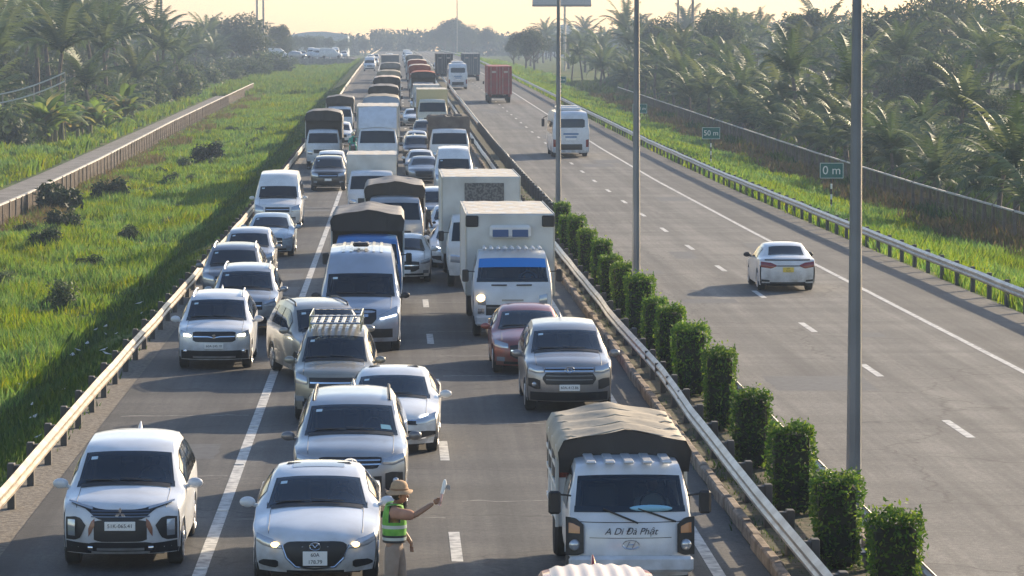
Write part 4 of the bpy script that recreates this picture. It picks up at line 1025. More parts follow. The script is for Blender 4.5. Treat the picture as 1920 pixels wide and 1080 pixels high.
# ---- middle lane
def face_c(sh, root, col):   # hatchback with winged grille
    sh.fstrip([(-.44, .60, .52), (-.38, .64, .36), (-.25, .65, .29), (.25, .65, .29), (.38, .64, .36), (.44, .60, .52)], "grille", M_BLACK, root, nx=20)
    q = MB(); pts = [sh.fas(x, z, .03) for x, z in ((-.47, .60), (-.40, .42), (-.27, .29), (0, .265), (.27, .29), (.40, .42), (.47, .60))]; q.tube(pts, .013, 5); q.build("grille_bar", M_CHROME, root, True)
    sh.fstrip([(.46, .56, .54), (.58, .66, .54), (.74, .70, .57), (.83, .73, .62)], "headlight", M_LAMP, root, mirror=True, nx=8, raise_=.01)
    for sg in (-1, 1): MB().ball(sh.fas(sg * .56, .595, .028), (.06, .03, .04)).build("daytime_lamp", M_AMBERON, root, True)
    sh.fstrip([(.52, .36, .29), (.56, .38, .26), (.74, .37, .28), (.8, .33, .30)], "fog_lamp_housing", M_BLACK, root, mirror=True, nx=8); sh.fstrip([(-.4, .235, .2), (.4, .235, .2)], "lower_grille", M_BLACK, root)
    q = MB(); c = sh.fas(0, .585, .035); q.tube([c + Vector((.075 * math.cos(a), 0, .052 * math.sin(a))) for a in [2 * math.pi * k / 20 for k in range(21)]], .007, 5)
    q.tube([c + Vector(p) for p in ((-.07, 0, .02), (-.035, 0, .025), (0, 0, -.02), (.035, 0, .025), (.07, 0, .02))], .008, 5); q.build("emblem", M_CHROME, root, True)
    plate(root, sh.fas(0, .42, .04), .34, .2, M_PLATE, ["60A", "178.79"])
sh, r0 = std_car('sedan', P_WHITE2, -1.12, 32.4, "white sedan with dark grille and amber lamps, first in the middle lane beside the person", face=face_c, L=4.58, Wd=1.8, H=1.45); DRV.append((sh, r0, C2, "person in blue shirt driving the white sedan with amber lamps"))
q = MB(); q.grid([[sh.top(sh.i['wt'] + 1.0 + 1.3 * k / 4, t, .006) for t in (-.62, -.3, 0, .3, .62)] for k in range(5)]); q.build("sunroof", mat("sunroof_glass", (.25, .26, .27), .12, 0, .4), r0, True)
def face_d(sh, root, col):   # silver off-roader
    sh.fstrip([(-.5, .97, .90), (-.42, .985, .80), (.42, .985, .80), (.5, .97, .90)], "grille", M_BLACK, root)
    for z in (.935, .87): sh.fstrip([(-.48, z + .015, z - .008), (.48, z + .015, z - .008)], "grille_bar", M_CHROME, root, off=.025)
    sh.fstrip([(.52, .95, .86), (.7, .985, .84), (.86, 1.02, .9)], "headlight", M_LAMP, root, mirror=True, nx=8, raise_=.015)
    sh.fstrip([(-.5, .68, .42), (.5, .68, .42)], "lower_grille", M_BLACK, root)
    sh.fstrip([(.56, .72, .38), (.66, .74, .34), (.84, .72, .36)], "fog_lamp_housing", M_BLACK, root, mirror=True, nx=8); sh.fstrip([(.54, .5, .45), (.62, .42, .37), (.8, .44, .40)], "fog_lamp_trim", M_CHROME, root, mirror=True, nx=8, off=.03)
    for sg in (-1, 1): MB().ball(sh.fas(sg * .72, .6, .03), (.05, .03, .05)).build("fog_lamp", M_LAMP, root, True)
    q = MB(); c = sh.fas(0, .90, .045)
    for a, b, dz in ((.11, .072, 0), (.045, .07, 0), (.08, .028, .03)): q.tube([c + Vector((a * math.cos(t), 0, dz + b * math.sin(t))) for t in [2 * math.pi * k / 20 for k in range(21)]], .008, 5)
    q.build("emblem", M_CHROME, root, True)
def km_suv(ks):
    for k in (2, 3, 4, 5): ks[k][1] += .06
sh, r0 = std_car('mpv', P_SILVER, -.72, 37.2, "silver off road car with roof rails right behind the front white sedan", face=face_d, rack=2, antenna=1, L=4.75, Wd=1.86, H=1.83, keymod=km_suv, mirror_m=paint("dark_silver", (.2, .2, .21), .5)); DRV.append((sh, r0, C3, "person in red shirt driving the silver off road car"))
q = MB(); q.poly([sh.top(sh.i['cowl'] + a, t, .018) for a, t in ((.16, .62), (.16, .84), (.30, .82), (.30, .62))]); q.build("sticker", mat("sticker_blue", (.2, .42, .5), .5), r0)
def face_e(sh, root, col):
    sh.fstrip([(-.5, .64, .56), (0, .66, .6), (.5, .64, .56)], "grille", M_BLACK, root); sh.fstrip([(-.5, .66, .635), (0, .68, .655), (.5, .66, .635)], "grille_bar", M_CHROME, root, off=.02)
    sh.fstrip([(.48, .66, .58), (.64, .71, .58), (.84, .77, .64)], "headlight", M_LAMP, root, mirror=True, nx=8, raise_=.01); sh.fstrip([(.55, .71, .69), (.7, .75, .73)], "daytime_lamp", mat("lamp_white_lit", (1, 1, 1), .3, emit=(.9, .95, 1), estr=4), root, mirror=True, off=.025, nx=5)
    sh.fstrip([(-.45, .46, .3), (.45, .46, .3)], "lower_grille", M_BLACK, root); sh.fstrip([(.52, .44, .30), (.7, .44, .33), (.84, .42, .36)], "fog_lamp_housing", M_BLACK, root, mirror=True, nx=6)
    sh.fstrip([(.5, .30, .27), (.82, .36, .33)], "bumper_trim", M_CHROME, root, mirror=True, off=.02, nx=6)
std_car('sedan', P_WHITE, -.10, 43.0, "white sedan half hidden to the right behind the silver off road car", face=face_e, L=4.6, Wd=1.8, H=1.43, yaw=R(-1.5))
# small grey van with roof basket
def km_box(ks):
    for k in (5,): ks[k][0] -= .15
sh, r0 = std_car('mpv', P_GOLD, -1.25, 46.8, "champagne grey small van carrying an empty roof basket", "van", "small_van", L=4.1, Wd=1.62, H=1.82, yaw=R(-1))
rk = thing("roof_basket", "pale metal roof basket with cross bars fixed on the champagne grey small van", "roof basket"); rk.location = r0.matrix_basis @ Vector((0, 0, 0)); rk.rotation_euler = r0.rotation_euler
zt = 1.80; q = MB()
for x in (-.52, .52): q.tube([(x, 1.7, zt + .22), (x, 3.6, zt + .22)], .018, 6); q.tube([(x, 1.7, zt + .07), (x, 3.6, zt + .07)], .018, 6)
for y in (1.7, 2.3, 2.9, 3.6): 
    q.tube([(-.52, y, zt + .07), (.52, y, zt + .07)], .02, 6)
    for x in (-.52, .52): q.tube([(x, y, zt - .1), (x, y, zt + .22)], .016, 6)
for y in (1.7, 3.6): q.tube([(-.52, y, zt + .22), (.52, y, zt + .22)], .018, 6)
q.build("frame", M_CHROME, rk)
q = MB()
for k in range(7): q.box((-.45 + .15 * k, 2.65, zt + .085), (.07, 1.9, .02), .004)
q.build("slat", mat("rack_slats", (.7, .66, .58), .4, .3), rk)
# grey MPV at an angle
sh, r0 = std_car('mpv', P_SILVERB, -1.2, 52.2, "brownish silver people carrier turned across the lane line", L=4.6, Wd=1.78, H=1.76, yaw=R(13), rack=2)
# grey blue van
def face_v(sh, root, col):
    sh.fstrip([(-.4, 1.06, .84), (-.3, 1.08, .72), (.3, 1.08, .72), (.4, 1.06, .84)], "grille", M_BLACK, root); sh.fstrip([(-.2, .97, .90), (.2, .97, .90)], "emblem", M_CHROME, root, off=.03)
    sh.fstrip([(.46, .93, .84), (.66, 1.03, .86), (.92, 1.14, .95)], "headlight", M_LAMP, root, mirror=True, nx=8, raise_=.015); sh.fstrip([(.5, .86, .83), (.9, .95, .92)], "daytime_lamp", mat("lamp_white_lit", (1, 1, 1), .3, emit=(.9, .95, 1), estr=4), root, mirror=True, off=.025, nx=5)
    sh.fstrip([(-.8, .6, .38), (.8, .6, .38)], "bumper_trim", M_BLACK, root)
sh, r0 = std_car('van', paint("blue_grey", (.4, .45, .53), .3), -.86, 57.6, "blue grey high roofed passenger van with ribbed roof in the middle lane", "van", "passenger_van", face=face_v, L=5.9, Wd=2.02, H=2.45, mirror_m=M_BLACK)
q = MB()
for k in range(6): q.grid([[sh.top(sh.i['wt'] + 1.05 + .9 * j, (-.62 + .25 * k) + d, .02) for d in (0, .09)] for j in (0, 1, 2)])
q.build("roof_rib", P_CREAM, r0); MB().box((0, 2.9, 2.52), (.42, .5, .1), .04).build("roof_vent", M_BLACK, r0)
std_car('sedan', P_WHITE, .32, 74.8, "white sedan peeping out on the right behind the blue grey van", L=4.4, Wd=1.72, H=1.48)

# ------------------------------------------------------------------ lorries
def lorry(u, s, label, cabm, W_=2.0, H=2.3, cargo='tarp', cargo_m=None, cargo_front=None, cl=4.5, ch=3.0, cw=None, opp=False, detail=2, visor=None, scale_cab=1, cat="lorry", name="lorry", face=None, bed_m=None, group=None, sun_strip=False):
    sh = Shell('cab', None, W_, H); root = thing(name, label, cat, group); cw = cw or W_ * 1.06
    Ltot = 1.9 + cl; place(root, u, s, 0, opp, Ltot); f = sh.fz; W2 = W_ / 2; i = sh.i
    GW = M_GLASS
    if s < 62: sh.hole = True; sh.interior(root); GW = M_CLEAR
    sh.body(cabm, root, "cab"); MB().box((0, .9, .62), (W_ * .8, 1.5, .5), .05).build("underbody", M_DARK, root)
    MB().box((0, Ltot / 2, .72), (.9, Ltot - .6, .26), .03).build("chassis", M_DARK, root)
    sh.glass(i['cowl'] + .02, i['wt'] - .10, .93, "windshield", GW, root, nq=8)
    q_ = sh.q_at_y; sh.side_windows(root, M_GLASS, [(q_(.42), q_(1.45))], .18, .95)
    Rw = .38 if W_ < 2.1 else .46
    for sg in (-1, 1):
        for y in (.85,): w_ = MB().disc((sg * (W2 - .14), y, Rw), 'x', Rw, .22, 22).build("wheel", M_TYRE, root, True)
        for y in ((1.9 + cl * .72,) if W_ < 2.3 else (1.9 + cl * .62, 1.9 + cl * .62 + 1.15)): MB().disc((sg * (W2 - .2), y, Rw), 'x', Rw, .4, 18).build("wheel", M_TYRE, root, True)
    # mirrors
    for sg in (-1, 1):
        E = sh.side(i['cowl'] + .3, sg, .5); c = Vector((sg * (W2 + .17), E.y - .1, 1.62 * f)); mm = MB(); mm.box(c, (.17, .07, .32), .03); mm.tube([E + Vector((-sg * .02, 0, .2 * f)), c + Vector((0, 0, .12))], .014, 5)
        mm.build("wing_mirror", M_BLACK, root, True)
    if face: face(sh, root, cabm)
    else:
        sh.fstrip([(-W2 * .55, 1.08 * f, .86 * f), (W2 * .55, 1.08 * f, .86 * f)], "grille", M_BLACK, root, nx=8)
        sh.fstrip([(W2 * .62, 1.0 * f, .78 * f), (W2 * .9, 1.04 * f, .8 * f)], "headlight", M_LAMP, root, mirror=True, nx=5, raise_=.02)
        sh.fstrip([(-W2 * .5, .56 * f, .42 * f), (W2 * .5, .56 * f, .42 * f)], "lower_grille", M_BLACK, root, nx=6)
        MB().box(sh.fas(0, .66 * f, .02), (.4, .012, .14), .004).build("licence_plate", M_PLATE, root)
    if visor: sh.glass(i['wt'] - .42, i['wt'] - .08, .94, "sun_visor", visor, root, nq=4, off=.03)
    y0, y1 = 1.98, 1.9 + cl; hw = cw / 2; fl = min(.95, ch * .33)
    if cargo == 'box':
        q = MB(); q.box((0, (y0 + y1) / 2, (fl + ch) / 2), (cw, y1 - y0, ch - fl), .03); q.build("cargo_box", cargo_m, root)
        q = MB()
        for sg in (-1, 1):
            for zz in (fl + .04, ch - .02): q.box((sg * (hw + .004), (y0 + y1) / 2, zz), (.02, y1 - y0 - .02, .07), .004)
            for yy in (y0 + .03, y1 - .03): q.box((sg * (hw + .004), yy, (fl + ch) / 2), (.024, .06, ch - fl - .1), .004)
        q.build("box_trim", mat("box_trim_alu", (.5, .48, .44), .4, .6), root)
        MB().grid([[(x, y, ch + .006 + .012 * math.sin(x * 9) * math.sin(y * 3)) for x in np.linspace(-hw + .06, hw - .06, 17)] for y in np.linspace(y0 + .06, y1 - .06, 25)]).build("roof_sheet", mat("sunlit_roof_cream", (.62, .57, .48), .6, noise=(2.5, (.48, .42, .33), .35, .65)), root, True)  # warm sunlight on the box top is painted in as cream
    elif cargo == 'tarp':
        q = MB(); q.box((0, (y0 + y1) / 2, fl + .35), (cw * .98, y1 - y0, .7), .02)
        q.build("cargo_bed", bed_m or cabm, root)
        def arch(y, sag=0, k=1.0):
            pts = []; zt = ch
            for t in np.linspace(-1, 1, 21):
                a = abs(t)
                if a < .8: x = hw * t / .8 * .93; z = zt - .16 * ((abs(t) / .8) ** (1 if ch < 3.4 else 3)) - sag * (1 - (t / .8) ** 2)
                else: g = (a - .8) / .2; x = math.copysign(hw * (.93 + .09 * min(1, g * 1.8) ** .5), t); z = zt - .16 - (.30 if ch < 3.4 else .55) * g * k
                pts.append((x, y, z))
            return pts
        ybeg = y0 - .75; n = max(10, int((y1 - ybeg) / .16)); rows = []
        per = (y1 - ybeg) / max(3, round((y1 - ybeg) / .95))
        for k in range(n + 1):
            y = ybeg + (y1 - ybeg) * k / n; sg_ = .07 * (1 - math.cos(2 * math.pi * (y - ybeg) / per)) / 2
            rows.append([(a, b, c + .012 * math.sin(a * 7 + k)) for a, b, c in arch(y, sg_)])
        MB().grid(rows).build("tarpaulin", cargo_m, root, True, angle=80)
        # side curtains and front/rear flap
        for sg in (-1, 1):
            MB().grid([[(sg * (hw * 1.0 + .015 * math.sin(y * 6 + z)), y, z) for z in np.linspace(ch - .42, fl + .6, 6)] for y in np.linspace(y0, y1, 40)], flip=sg < 0).build("side_curtain", cargo_m if cargo_front is None else cargo_front, root, True)
        fm = cargo_front or cargo_m
        for yy, dz in ((ybeg + .02, .0), (y1, 1.0)):
            top = arch(yy); zb_ = ch - .62 if yy < y0 else fl + .3
            MB().grid([[(x, yy + .02 * math.sin(x * 8), z - .01) for x, y, z in top[1:-1]], [(x * .97, yy + .12 + .03 * math.sin(x * 9), max(zb_, 0)) for x, y, z in top[1:-1]]], flip=True).build("front_flap" if yy < y0 else "rear_flap", fm, root, True)
        # front headboard behind the cab
        MB().grid([[(x, y0 + .03, z) for x in np.linspace(-hw * .96, hw * .96, 9)] for z in (fl, ch - .25)]).build("headboard", fm, root)
        for sg in (-1, 1):
            fr = MB()
            for y in np.arange(y0, y1, 1.1): fr.box((sg * hw * .99, y, (fl + ch - .3) / 2), (.05, .05, ch - .3 - fl), .005)
            for zz in (fl + .1, fl + .55, (fl + ch) / 2 + .1): fr.box((sg * hw * .99, (y0 + y1) / 2, zz), (.04, y1 - y0 - .02, .06), .004)
            fr.build("stake_frame", mat("stake_white", (.6, .6, .58), .5), root)
    elif cargo == 'container':
        q = MB(); n = 60; pr = []
        for k in range(n + 1): pr.append(((y0 + .15 + (y1 - y0 - .3) * k / n), .03 if k % 4 < 2 else 0))
        q.box((0, (y0 + y1) / 2, (fl + ch) / 2), (cw - .08, y1 - y0 - .02, ch - fl - .02), .01)
        for sg in (-1, 1): q.grid([[(sg * (hw - .035 + d), y, z) for y, d in pr] for z in (fl + .1, ch - .1)], flip=sg < 0)
        for x in (-1, 1):
            for y in (y0, y1): q.box((x * (hw - .05), y, (fl + ch) / 2), (.12, .12, ch - fl), .01)
        q.build("container", cargo_m, root)
        d = MB()
        for x in (-.75, -.25, .25, .75): d.tube([(x * hw, y1 + .04, fl + .1), (x * hw, y1 + .04, ch - .1)], .025, 6)
        d.tube([(0, y1 + .02, fl + .08), (0, y1 + .02, ch - .08)], .02, 4)
        d.build("locking_bar", M_STEEL, root)
        for sg, ww in ((-1, .2), (1, .3)): MB().box((sg * hw * .5, y1 + .02, ch - .62), (.42, .01, .22), .002).build("door_label", mat("label_cream", (.5, .4, .34), .6), root)
    elif cargo == 'open':
        q = MB(); q.box((0, (y0 + y1) / 2, fl + .05), (cw, y1 - y0, .1), .01)
        for sg in (-1, 1):
            for zz in (1.2, 1.6, 2.0, 2.4): q.box((sg * hw, (y0 + y1) / 2, zz), (.04, y1 - y0, .3), .008)
        q.box((0, y0, (fl + ch) / 2), (cw, .06, ch - fl), .01)
        q.build("cargo_bed", cargo_m, root)
        q = MB(); rr2 = random.Random(4)
        for k in range(28): q.box((rr2.uniform(-hw * .8, hw * .8), rr2.uniform(y0 + .4, y1 - .3), ch - .25 + rr2.uniform(-.1, .12)), (.5, .7, .4), .1, Matrix.Rotation(rr2.uniform(0, 3), 3, 'Z'))
        q.build("load", mat("sacks", (.12, .11, .1), .9), root)
    # bumper beam & tail lamps
    MB().box((0, y1 - .05, .62), (cw * .9, .08, .14), .02).build("rear_bumper", M_BLACK, root)
    for sg in (-1, 1): MB().box((sg * hw * .8, y1 + .0, .82), (.3, .05, .12), .01).build("tail_lamp", M_TAIL, root)
    return sh, root
M_TARP_TAN = mat("tarpaulin_tan", (.42, .36, .27), .75, noise=(1.2, (.28, .25, .2), .35, .65), bump=(3, .5, .04))
M_TARP_GREY = mat("tarpaulin_grey", (.3, .28, .26), .75, noise=(1.2, (.2, .19, .18), .35, .65), bump=(3, .5, .04))
M_TARP_CREAM = mat("tarpaulin_cream", (.62, .5, .4), .7, bump=(3, .5, .03))
M_TARP_DARK = mat("tarpaulin_dark", (.05, .045, .043), .8, bump=(3, .5, .03))
M_TARP_BROWN = mat("tarpaulin_rust", (.34, .085, .05), .8, bump=(3, .5, .03))
M_BOXW = mat("cargo_box_white", (.6, .6, .57), .5, noise=(1.4, (.46, .45, .42), .3, .6))
M_BOXR = mat("container_red", (.36, .06, .05), .6, noise=(1.6, (.24, .05, .045), .35, .65))
M_BOXG = mat("container_grey", (.15, .16, .17), .6)

# ---- small white lorry with tan tarpaulin, front right
def face_h(sh, root, col):
    for sg in (-1, 1):
        sh.fstrip([(.64, 1.02, .64), (.74, 1.10, .60), (.88, 1.12, .60)], "headlight", M_BLACK, root, mirror=False if sg > 0 else False, nx=8, fn=(lambda x, z, o, sg=sg: sh.fas(sg * x, z, o)))
    sh.fstrip([(.69, .99, .9), (.78, 1.03, .9), (.84, 1.04, .9)], "turn_lamp", M_AMBER, root, mirror=True, nx=5, off=.022)
    for sg in (-1, 1): MB().ball(sh.fas(sg * .76, .74, .02), (.08, .05, .08), 12, 8).build("headlight_bulb", M_LAMP, root, True)
    q = MB(); c = sh.fas(0, .76, .03); q.tube([c + Vector((.11 * math.cos(t), 0, .06 * math.sin(t))) for t in [2 * math.pi * k / 20 for k in range(21)]], .007, 5)
    q.tube([c + Vector((-.06, 0, -.04)), c + Vector((-.02, 0, .045))], .008, 5); q.tube([c + Vector((.02, 0, -.045)), c + Vector((.06, 0, .04))], .008, 5); q.tube([c + Vector((-.045, 0, -.002)), c + Vector((.04, 0, .004))], .007, 5)
    q.build("emblem", M_CHROME, root, True)
    sh.fstrip([(-.56, .60, .592), (.56, .60, .592)], "panel_gap", M_BLACK, root, off=.003); sh.fstrip([(-.56, .85, .842), (.56, .85, .842)], "panel_gap", M_BLACK, root, off=.003); sh.fstrip([(-.83, 1.06, 1.05), (.83, 1.06, 1.05)], "panel_gap", M_BLACK, root, off=.003)
    text("lettering", "A Di Đà Phật", .13, M_INK, root, sh.fas(0, .935, .012), ext=.001, shear=.35)
    MB().box((0, -.03, .5), (1.7, .12, .22), .04).build("bumper", col, root, True)
    q = MB()
    for a, b in (((-.42, 1.12), (.1, 1.05)), ((.12, 1.12), (.62, 1.06))):
        q.tube([sh.fas(b[0], b[1] + .0, .04), sh.top(sh.i['cowl'] + .1, a[0] / .9, .03)], .014, 5)
    q.build("wiper", M_BLACK, root)
    MB().ball(sh.top(sh.i['cowl'] + .12, .35, .012), (.3, .05, .05)).build("dashboard_cloth", mat("blue_cloth", (.25, .5, .65), .8), root, True)
    q = MB()
    for k in range(5): q.box((-.52 + .26 * k, .95, 2.27 * sh.fz), (.14, 1.1, .035), .015)
    q.build("roof_rib", col, root)
sh, r0 = lorry(3.2, 31.6, "small white lorry with tan ribbed tarpaulin and handwritten lettering, front right of the queue", P_WHITE2, 1.72, 1.86, 'tarp', M_TARP_TAN, M_TARP_DARK, cl=3.0, ch=2.2, cw=1.84, face=face_h, cat="lorry", name="small_lorry"); DRV.append((sh, r0, C1, "person in pale shirt driving the small white lorry with tan tarpaulin"))
q = MB(); q.box((-.8, 2.06, 1.5), (.22, .1, .45), .03); q.box((.8, 2.06, 1.45), (.16, .1, .5), .03); q.build("load", mat("red_cargo", (.35, .08, .06), .7), r0)

q = MB()
for y in (1.6, 2.5, 3.4, 4.3): q.tube([(x, y + .05 * math.sin(x * 4), 2.2 - .16 * abs(x) / .8 + .012 - .045 * (abs(x) < .7)) for x in np.linspace(-.84, .84, 17)], .012, 5)
q.build("rope", mat("rope_pale", (.45, .4, .32), .9), r0)
# ---- white refrigerated lorry with blue sun strip
def face_i(sh, root, col):
    W2 = sh.W / 2
    sh.fstrip([(-W2 * .66, .86, .58), (W2 * .66, .86, .58)], "grille", M_BLACK, root); sh.fstrip([(-W2 * .64, .79, .77), (W2 * .64, .79, .77)], "grille_bar", P_GREY, root, off=.02)
    sh.fstrip([(W2 * .66, 1.10, .84), (W2 * .86, 1.14, .86)], "headlight", M_LAMP, root, mirror=True, nx=5, raise_=.02)
    MB().ball(sh.fas(-W2 * .78, 1.03, .03), (.12, .05, .1)).build("turn_lamp", M_AMBERON, root, True)
    sh.fstrip([(W2 * .7, .76, .62), (W2 * .86, .76, .62)], "lower_lamp", M_CHROME, root, mirror=True, nx=4)
    MB().box((0, -.03, .46), (W2 * 1.86, .14, .26), .05).build("bumper", col, root, True)
    sh.fstrip([(-.28, 1.0, .955), (.28, 1.0, .955)], "badge", P_GREY, root, off=.012)
    for a in (-.55, .1): sh.fstrip([(a, 1.385, 1.35), (a + .4, 1.385, 1.35)], "wiper", M_BLACK, root, off=.03)
sh, r0 = lorry(3.05, 60.6, "white refrigerated box lorry with blue strip across its windscreen", P_WHITE2, 2.1, 2.28, 'box', M_BOXW, None, cl=7.4, ch=3.12, cw=2.34, face=face_i, visor=mat("blue_sun_strip", (.03, .22, .65), .25)); DRV.append((sh, r0, C2, "person in blue shirt driving the white refrigerated box lorry"))
q = MB(); q.box((0, 1.9, 2.66), (1.1, .26, .34), .06); q.build("cooling_unit", P_WHITE, r0, True)
q = MB(); q.box((-.26, 1.755, 2.62), (.42, .03, .19), .01); q.box((.26, 1.755, 2.62), (.42, .03, .19), .01); q.build("cooling_fan_grille", mat("blue_black", (.03, .08, .2), .4), r0)
q = MB()
for sg in (-1, 1): q.box((sg * 1.01, 1.955, 2.93), (.34, .05, .3), .03)
q.build("box_corner", M_BLACK, r0)
q = MB()
for k in range(9): q.box((-.72 + .18 * k, .75, 2.3), (.1, .9, .07), .03)
q.build("roof_rib", P_WHITE2, r0); 
# ---- second box lorry
sh, r0 = lorry(2.75, 73.3, "cream box lorry with mesh panel, right behind the refrigerated lorry", P_WHITE, 2.25, 2.3, 'box', M_BOXW, None, cl=7.0, ch=3.4, cw=2.5)
MB().box((.1, 1.955, 2.9), (1.25, .03, .62), .01).build("mesh_panel", mat("mesh_dark", (.1, .095, .09), .8, noise=(14, (.2, .19, .18), .45, .55)), r0)

# ---- right lane cars
def face_t(sh, root, col):   # people carrier with wide hexagonal grille
    sh.fstrip([(-.5, .93, .88), (0, .95, .86), (.5, .93, .88)], "grille", M_BLACK, root); 
    for z in (.935, .875): sh.fstrip([(-.5, z + .012, z - .012), (0, z + .02, z - .006), (.5, z + .012, z - .012)], "grille_bar", M_CHROME, root, off=.025)
    sh.fstrip([(-.55, .74, .70), (-.48, .84, .60), (.48, .84, .60), (.55, .74, .70)], "lower_grille", M_BLACK, root, nx=16)
    for z in (.78, .7): sh.fstrip([(-.48, z + .006, z - .006), (.48, z + .006, z - .006)], "grille_bar", P_GREY, root, off=.02)
    sh.fstrip([(.53, .95, .84), (.7, .98, .82), (.83, 1.02, .86)], "headlight", M_LAMP, root, mirror=True, nx=8, raise_=.02)
    sh.fstrip([(.6, .68, .5), (.7, .72, .5), (.84, .72, .56)], "fog_lamp_housing", M_BLACK, root, mirror=True, nx=6); MB().ball(sh.fas(-.72, .6, .03), (.05, .03, .05)).build("fog_lamp", M_LAMP, root, True)
    sh.fstrip([(-.8, .44, .26), (.8, .44, .26)], "bumper_trim", M_BLACK, root)
    q = MB(); c = sh.fas(0, .905, .045)
    for a, b, dz in ((.10, .065, 0), (.04, .06, 0), (.07, .025, .025)): q.tube([c + Vector((a * math.cos(t), 0, dz + b * math.sin(t))) for t in [2 * math.pi * k / 20 for k in range(21)]], .008, 5)
    q.build("emblem", M_CHROME, root, True); plate(root, sh.fas(0, .54, .035), .42, .13, M_PLATE, ["60A-412.86"])
sh, r0 = std_car('mpv', paint("bronze_silver", (.36, .34, .33), .55, .32), 3.58, 47.9, "bronze silver people carrier by the median guardrail, behind the small white lorry", face=face_t, antenna=1, L=4.73, Wd=1.83, H=1.76, keymod=km_suv)
std_car('sedan', paint("dark_red_silver", (.33, .09, .075), .5), 3.1, 53.6, "dark red sedan partly hidden behind the bronze silver people carrier", L=4.5, Wd=1.74, H=1.48)
std_car('sedan', P_WHITE2, 2.1, 79.6, "white sedan left behind the refrigerated lorry", L=4.6, Wd=1.8, H=1.45, face=face_e)
std_car('sedan', P_WHITE, 2.15, 87.8, "white car second behind the left flank of the two box lorries", L=4.4, Wd=1.76, H=1.55)
std_car('mpv', P_SILVER, 1.75, 96.0, "silver car third in the file beside the box lorries", L=4.6, Wd=1.82, H=1.75)
std_car('van', P_WHITE, 3.0, 118.0, "white van with blue tinted top behind the cream box lorry", "van", "passenger_van", L=5.5, Wd=2.0, H=2.4)
# vehicle in the very front, only its roof reaches into the frame
sh, r0 = std_car('mpv', P_RED, 2.25, 23.75, "red car with a ribbed roof coloured pale as if sunlit, cut off by the bottom edge of the picture", L=4.4, Wd=1.72, H=1.72, antenna=1)
q = MB(); ii = sh.i
q.grid([[sh.top(ii['wt'] + .3 + (ii['rr'] + .15 - ii['wt'] - .3) * k / 20, t, .012 + .010 * math.sin(t * 24)) for t in np.linspace(-.86, .86, 41)] for k in range(21)])
q.build("roof_panel", mat("sun_paled_roof", (.72, .6, .52), .4), r0, True)  # sunlight on the red car's roof is put into this pale colour

# ---- middle lane lorries
lorry(-.78, 65.8, "blue cab lorry with dark ridged tarpaulin behind the blue grey van", P_BLUE, 2.0, 2.25, 'tarp', M_TARP_GREY, M_TARP_DARK, cl=4.6, ch=2.92, cw=2.08)
lorry(.0, 82.5, "white cab lorry with dark tarpaulin, second tarpaulin lorry of the middle lane", P_SILVER, 2.05, 2.3, 'tarp', M_TARP_GREY, M_TARP_DARK, cl=5.0, ch=2.78, cw=2.15)
lorry(-1.0, 100.5, "pale blue box lorry behind the two dark tarpaulin lorries", P_WHITE2, 2.1, 2.25, 'box', M_BOXW, None, cl=5.2, ch=2.85, cw=2.15)
sh, r0 = lorry(-1.0, 138.0, "large blue white lorry with tall wind deflector in the middle lane", P_WHITE2, 2.4, 2.75, 'box', M_BOXW, None, cl=9.0, ch=3.85, cw=2.46)
q = MB(); q.grid([[(x, .55 + 1.2 * ((k / 6) ** 1.3), 2.68 + 1.2 * k / 6 - .1 * abs(x)) for x in np.linspace(-1.12, 1.12, 9)] for k in range(7)], flip=True)
q.grid([[(x, .60 + 1.2 * ((k / 6) ** 1.3), 2.60 + 1.2 * k / 6 - .1 * abs(x)) for x in np.linspace(-1.12, 1.12, 9)] for k in range(7)]); q.build("wind_deflector", P_WHITE2, r0, True)
q = MB()
for zz, ww in ((3.15, 1.0), (2.95, 1.35)):
    for k in range(int(ww / .16)): q.box((-ww / 2 + .16 * k + .05, 1.9, zz), (.1, .06, .1), .01)
q.build("lettering", paint("slate_letter", (.16, .2, .28)), r0)
lorry(-.9, 158.0, "lorry with tan ridged tarpaulin behind the large blue white lorry", P_WHITE2, 2.4, 2.9, 'tarp', M_TARP_TAN, mat("pale_blue_sheet", (.33, .42, .55), .6), cl=8.5, ch=3.9, cw=2.5)
lorry(-.9, 190.0, "lorry with black front sheet, third large lorry of the middle lane", P_WHITE, 2.4, 2.7, 'tarp', M_TARP_GREY, M_TARP_DARK, cl=8, ch=3.7, cw=2.5)
lorry(-.7, 215.0, "lorry with a black sheet and pale hoop, fourth large lorry of the middle lane", P_SILVER, 2.4, 2.7, 'tarp', M_TARP_CREAM, M_TARP_DARK, cl=8, ch=3.8, cw=2.5)
lorry(-.6, 243.0, "lorry with pale hooped sheet, fifth large lorry of the middle lane", P_WHITE, 2.4, 2.7, 'tarp', M_TARP_TAN, M_TARP_TAN, cl=8, ch=3.7, cw=2.5)
lorry(-.6, 330.0, "white fronted lorry at the far end of the middle lane queue", P_WHITE, 2.4, 2.9, 'box', M_BOXG, None, cl=8, ch=3.9, cw=2.5)
lorry(-.5, 290.0, "grey lorry near the far end of the middle lane queue", P_SILVER, 2.4, 2.7, 'tarp', M_TARP_GREY, M_TARP_GREY, cl=8, ch=3.6, cw=2.5)
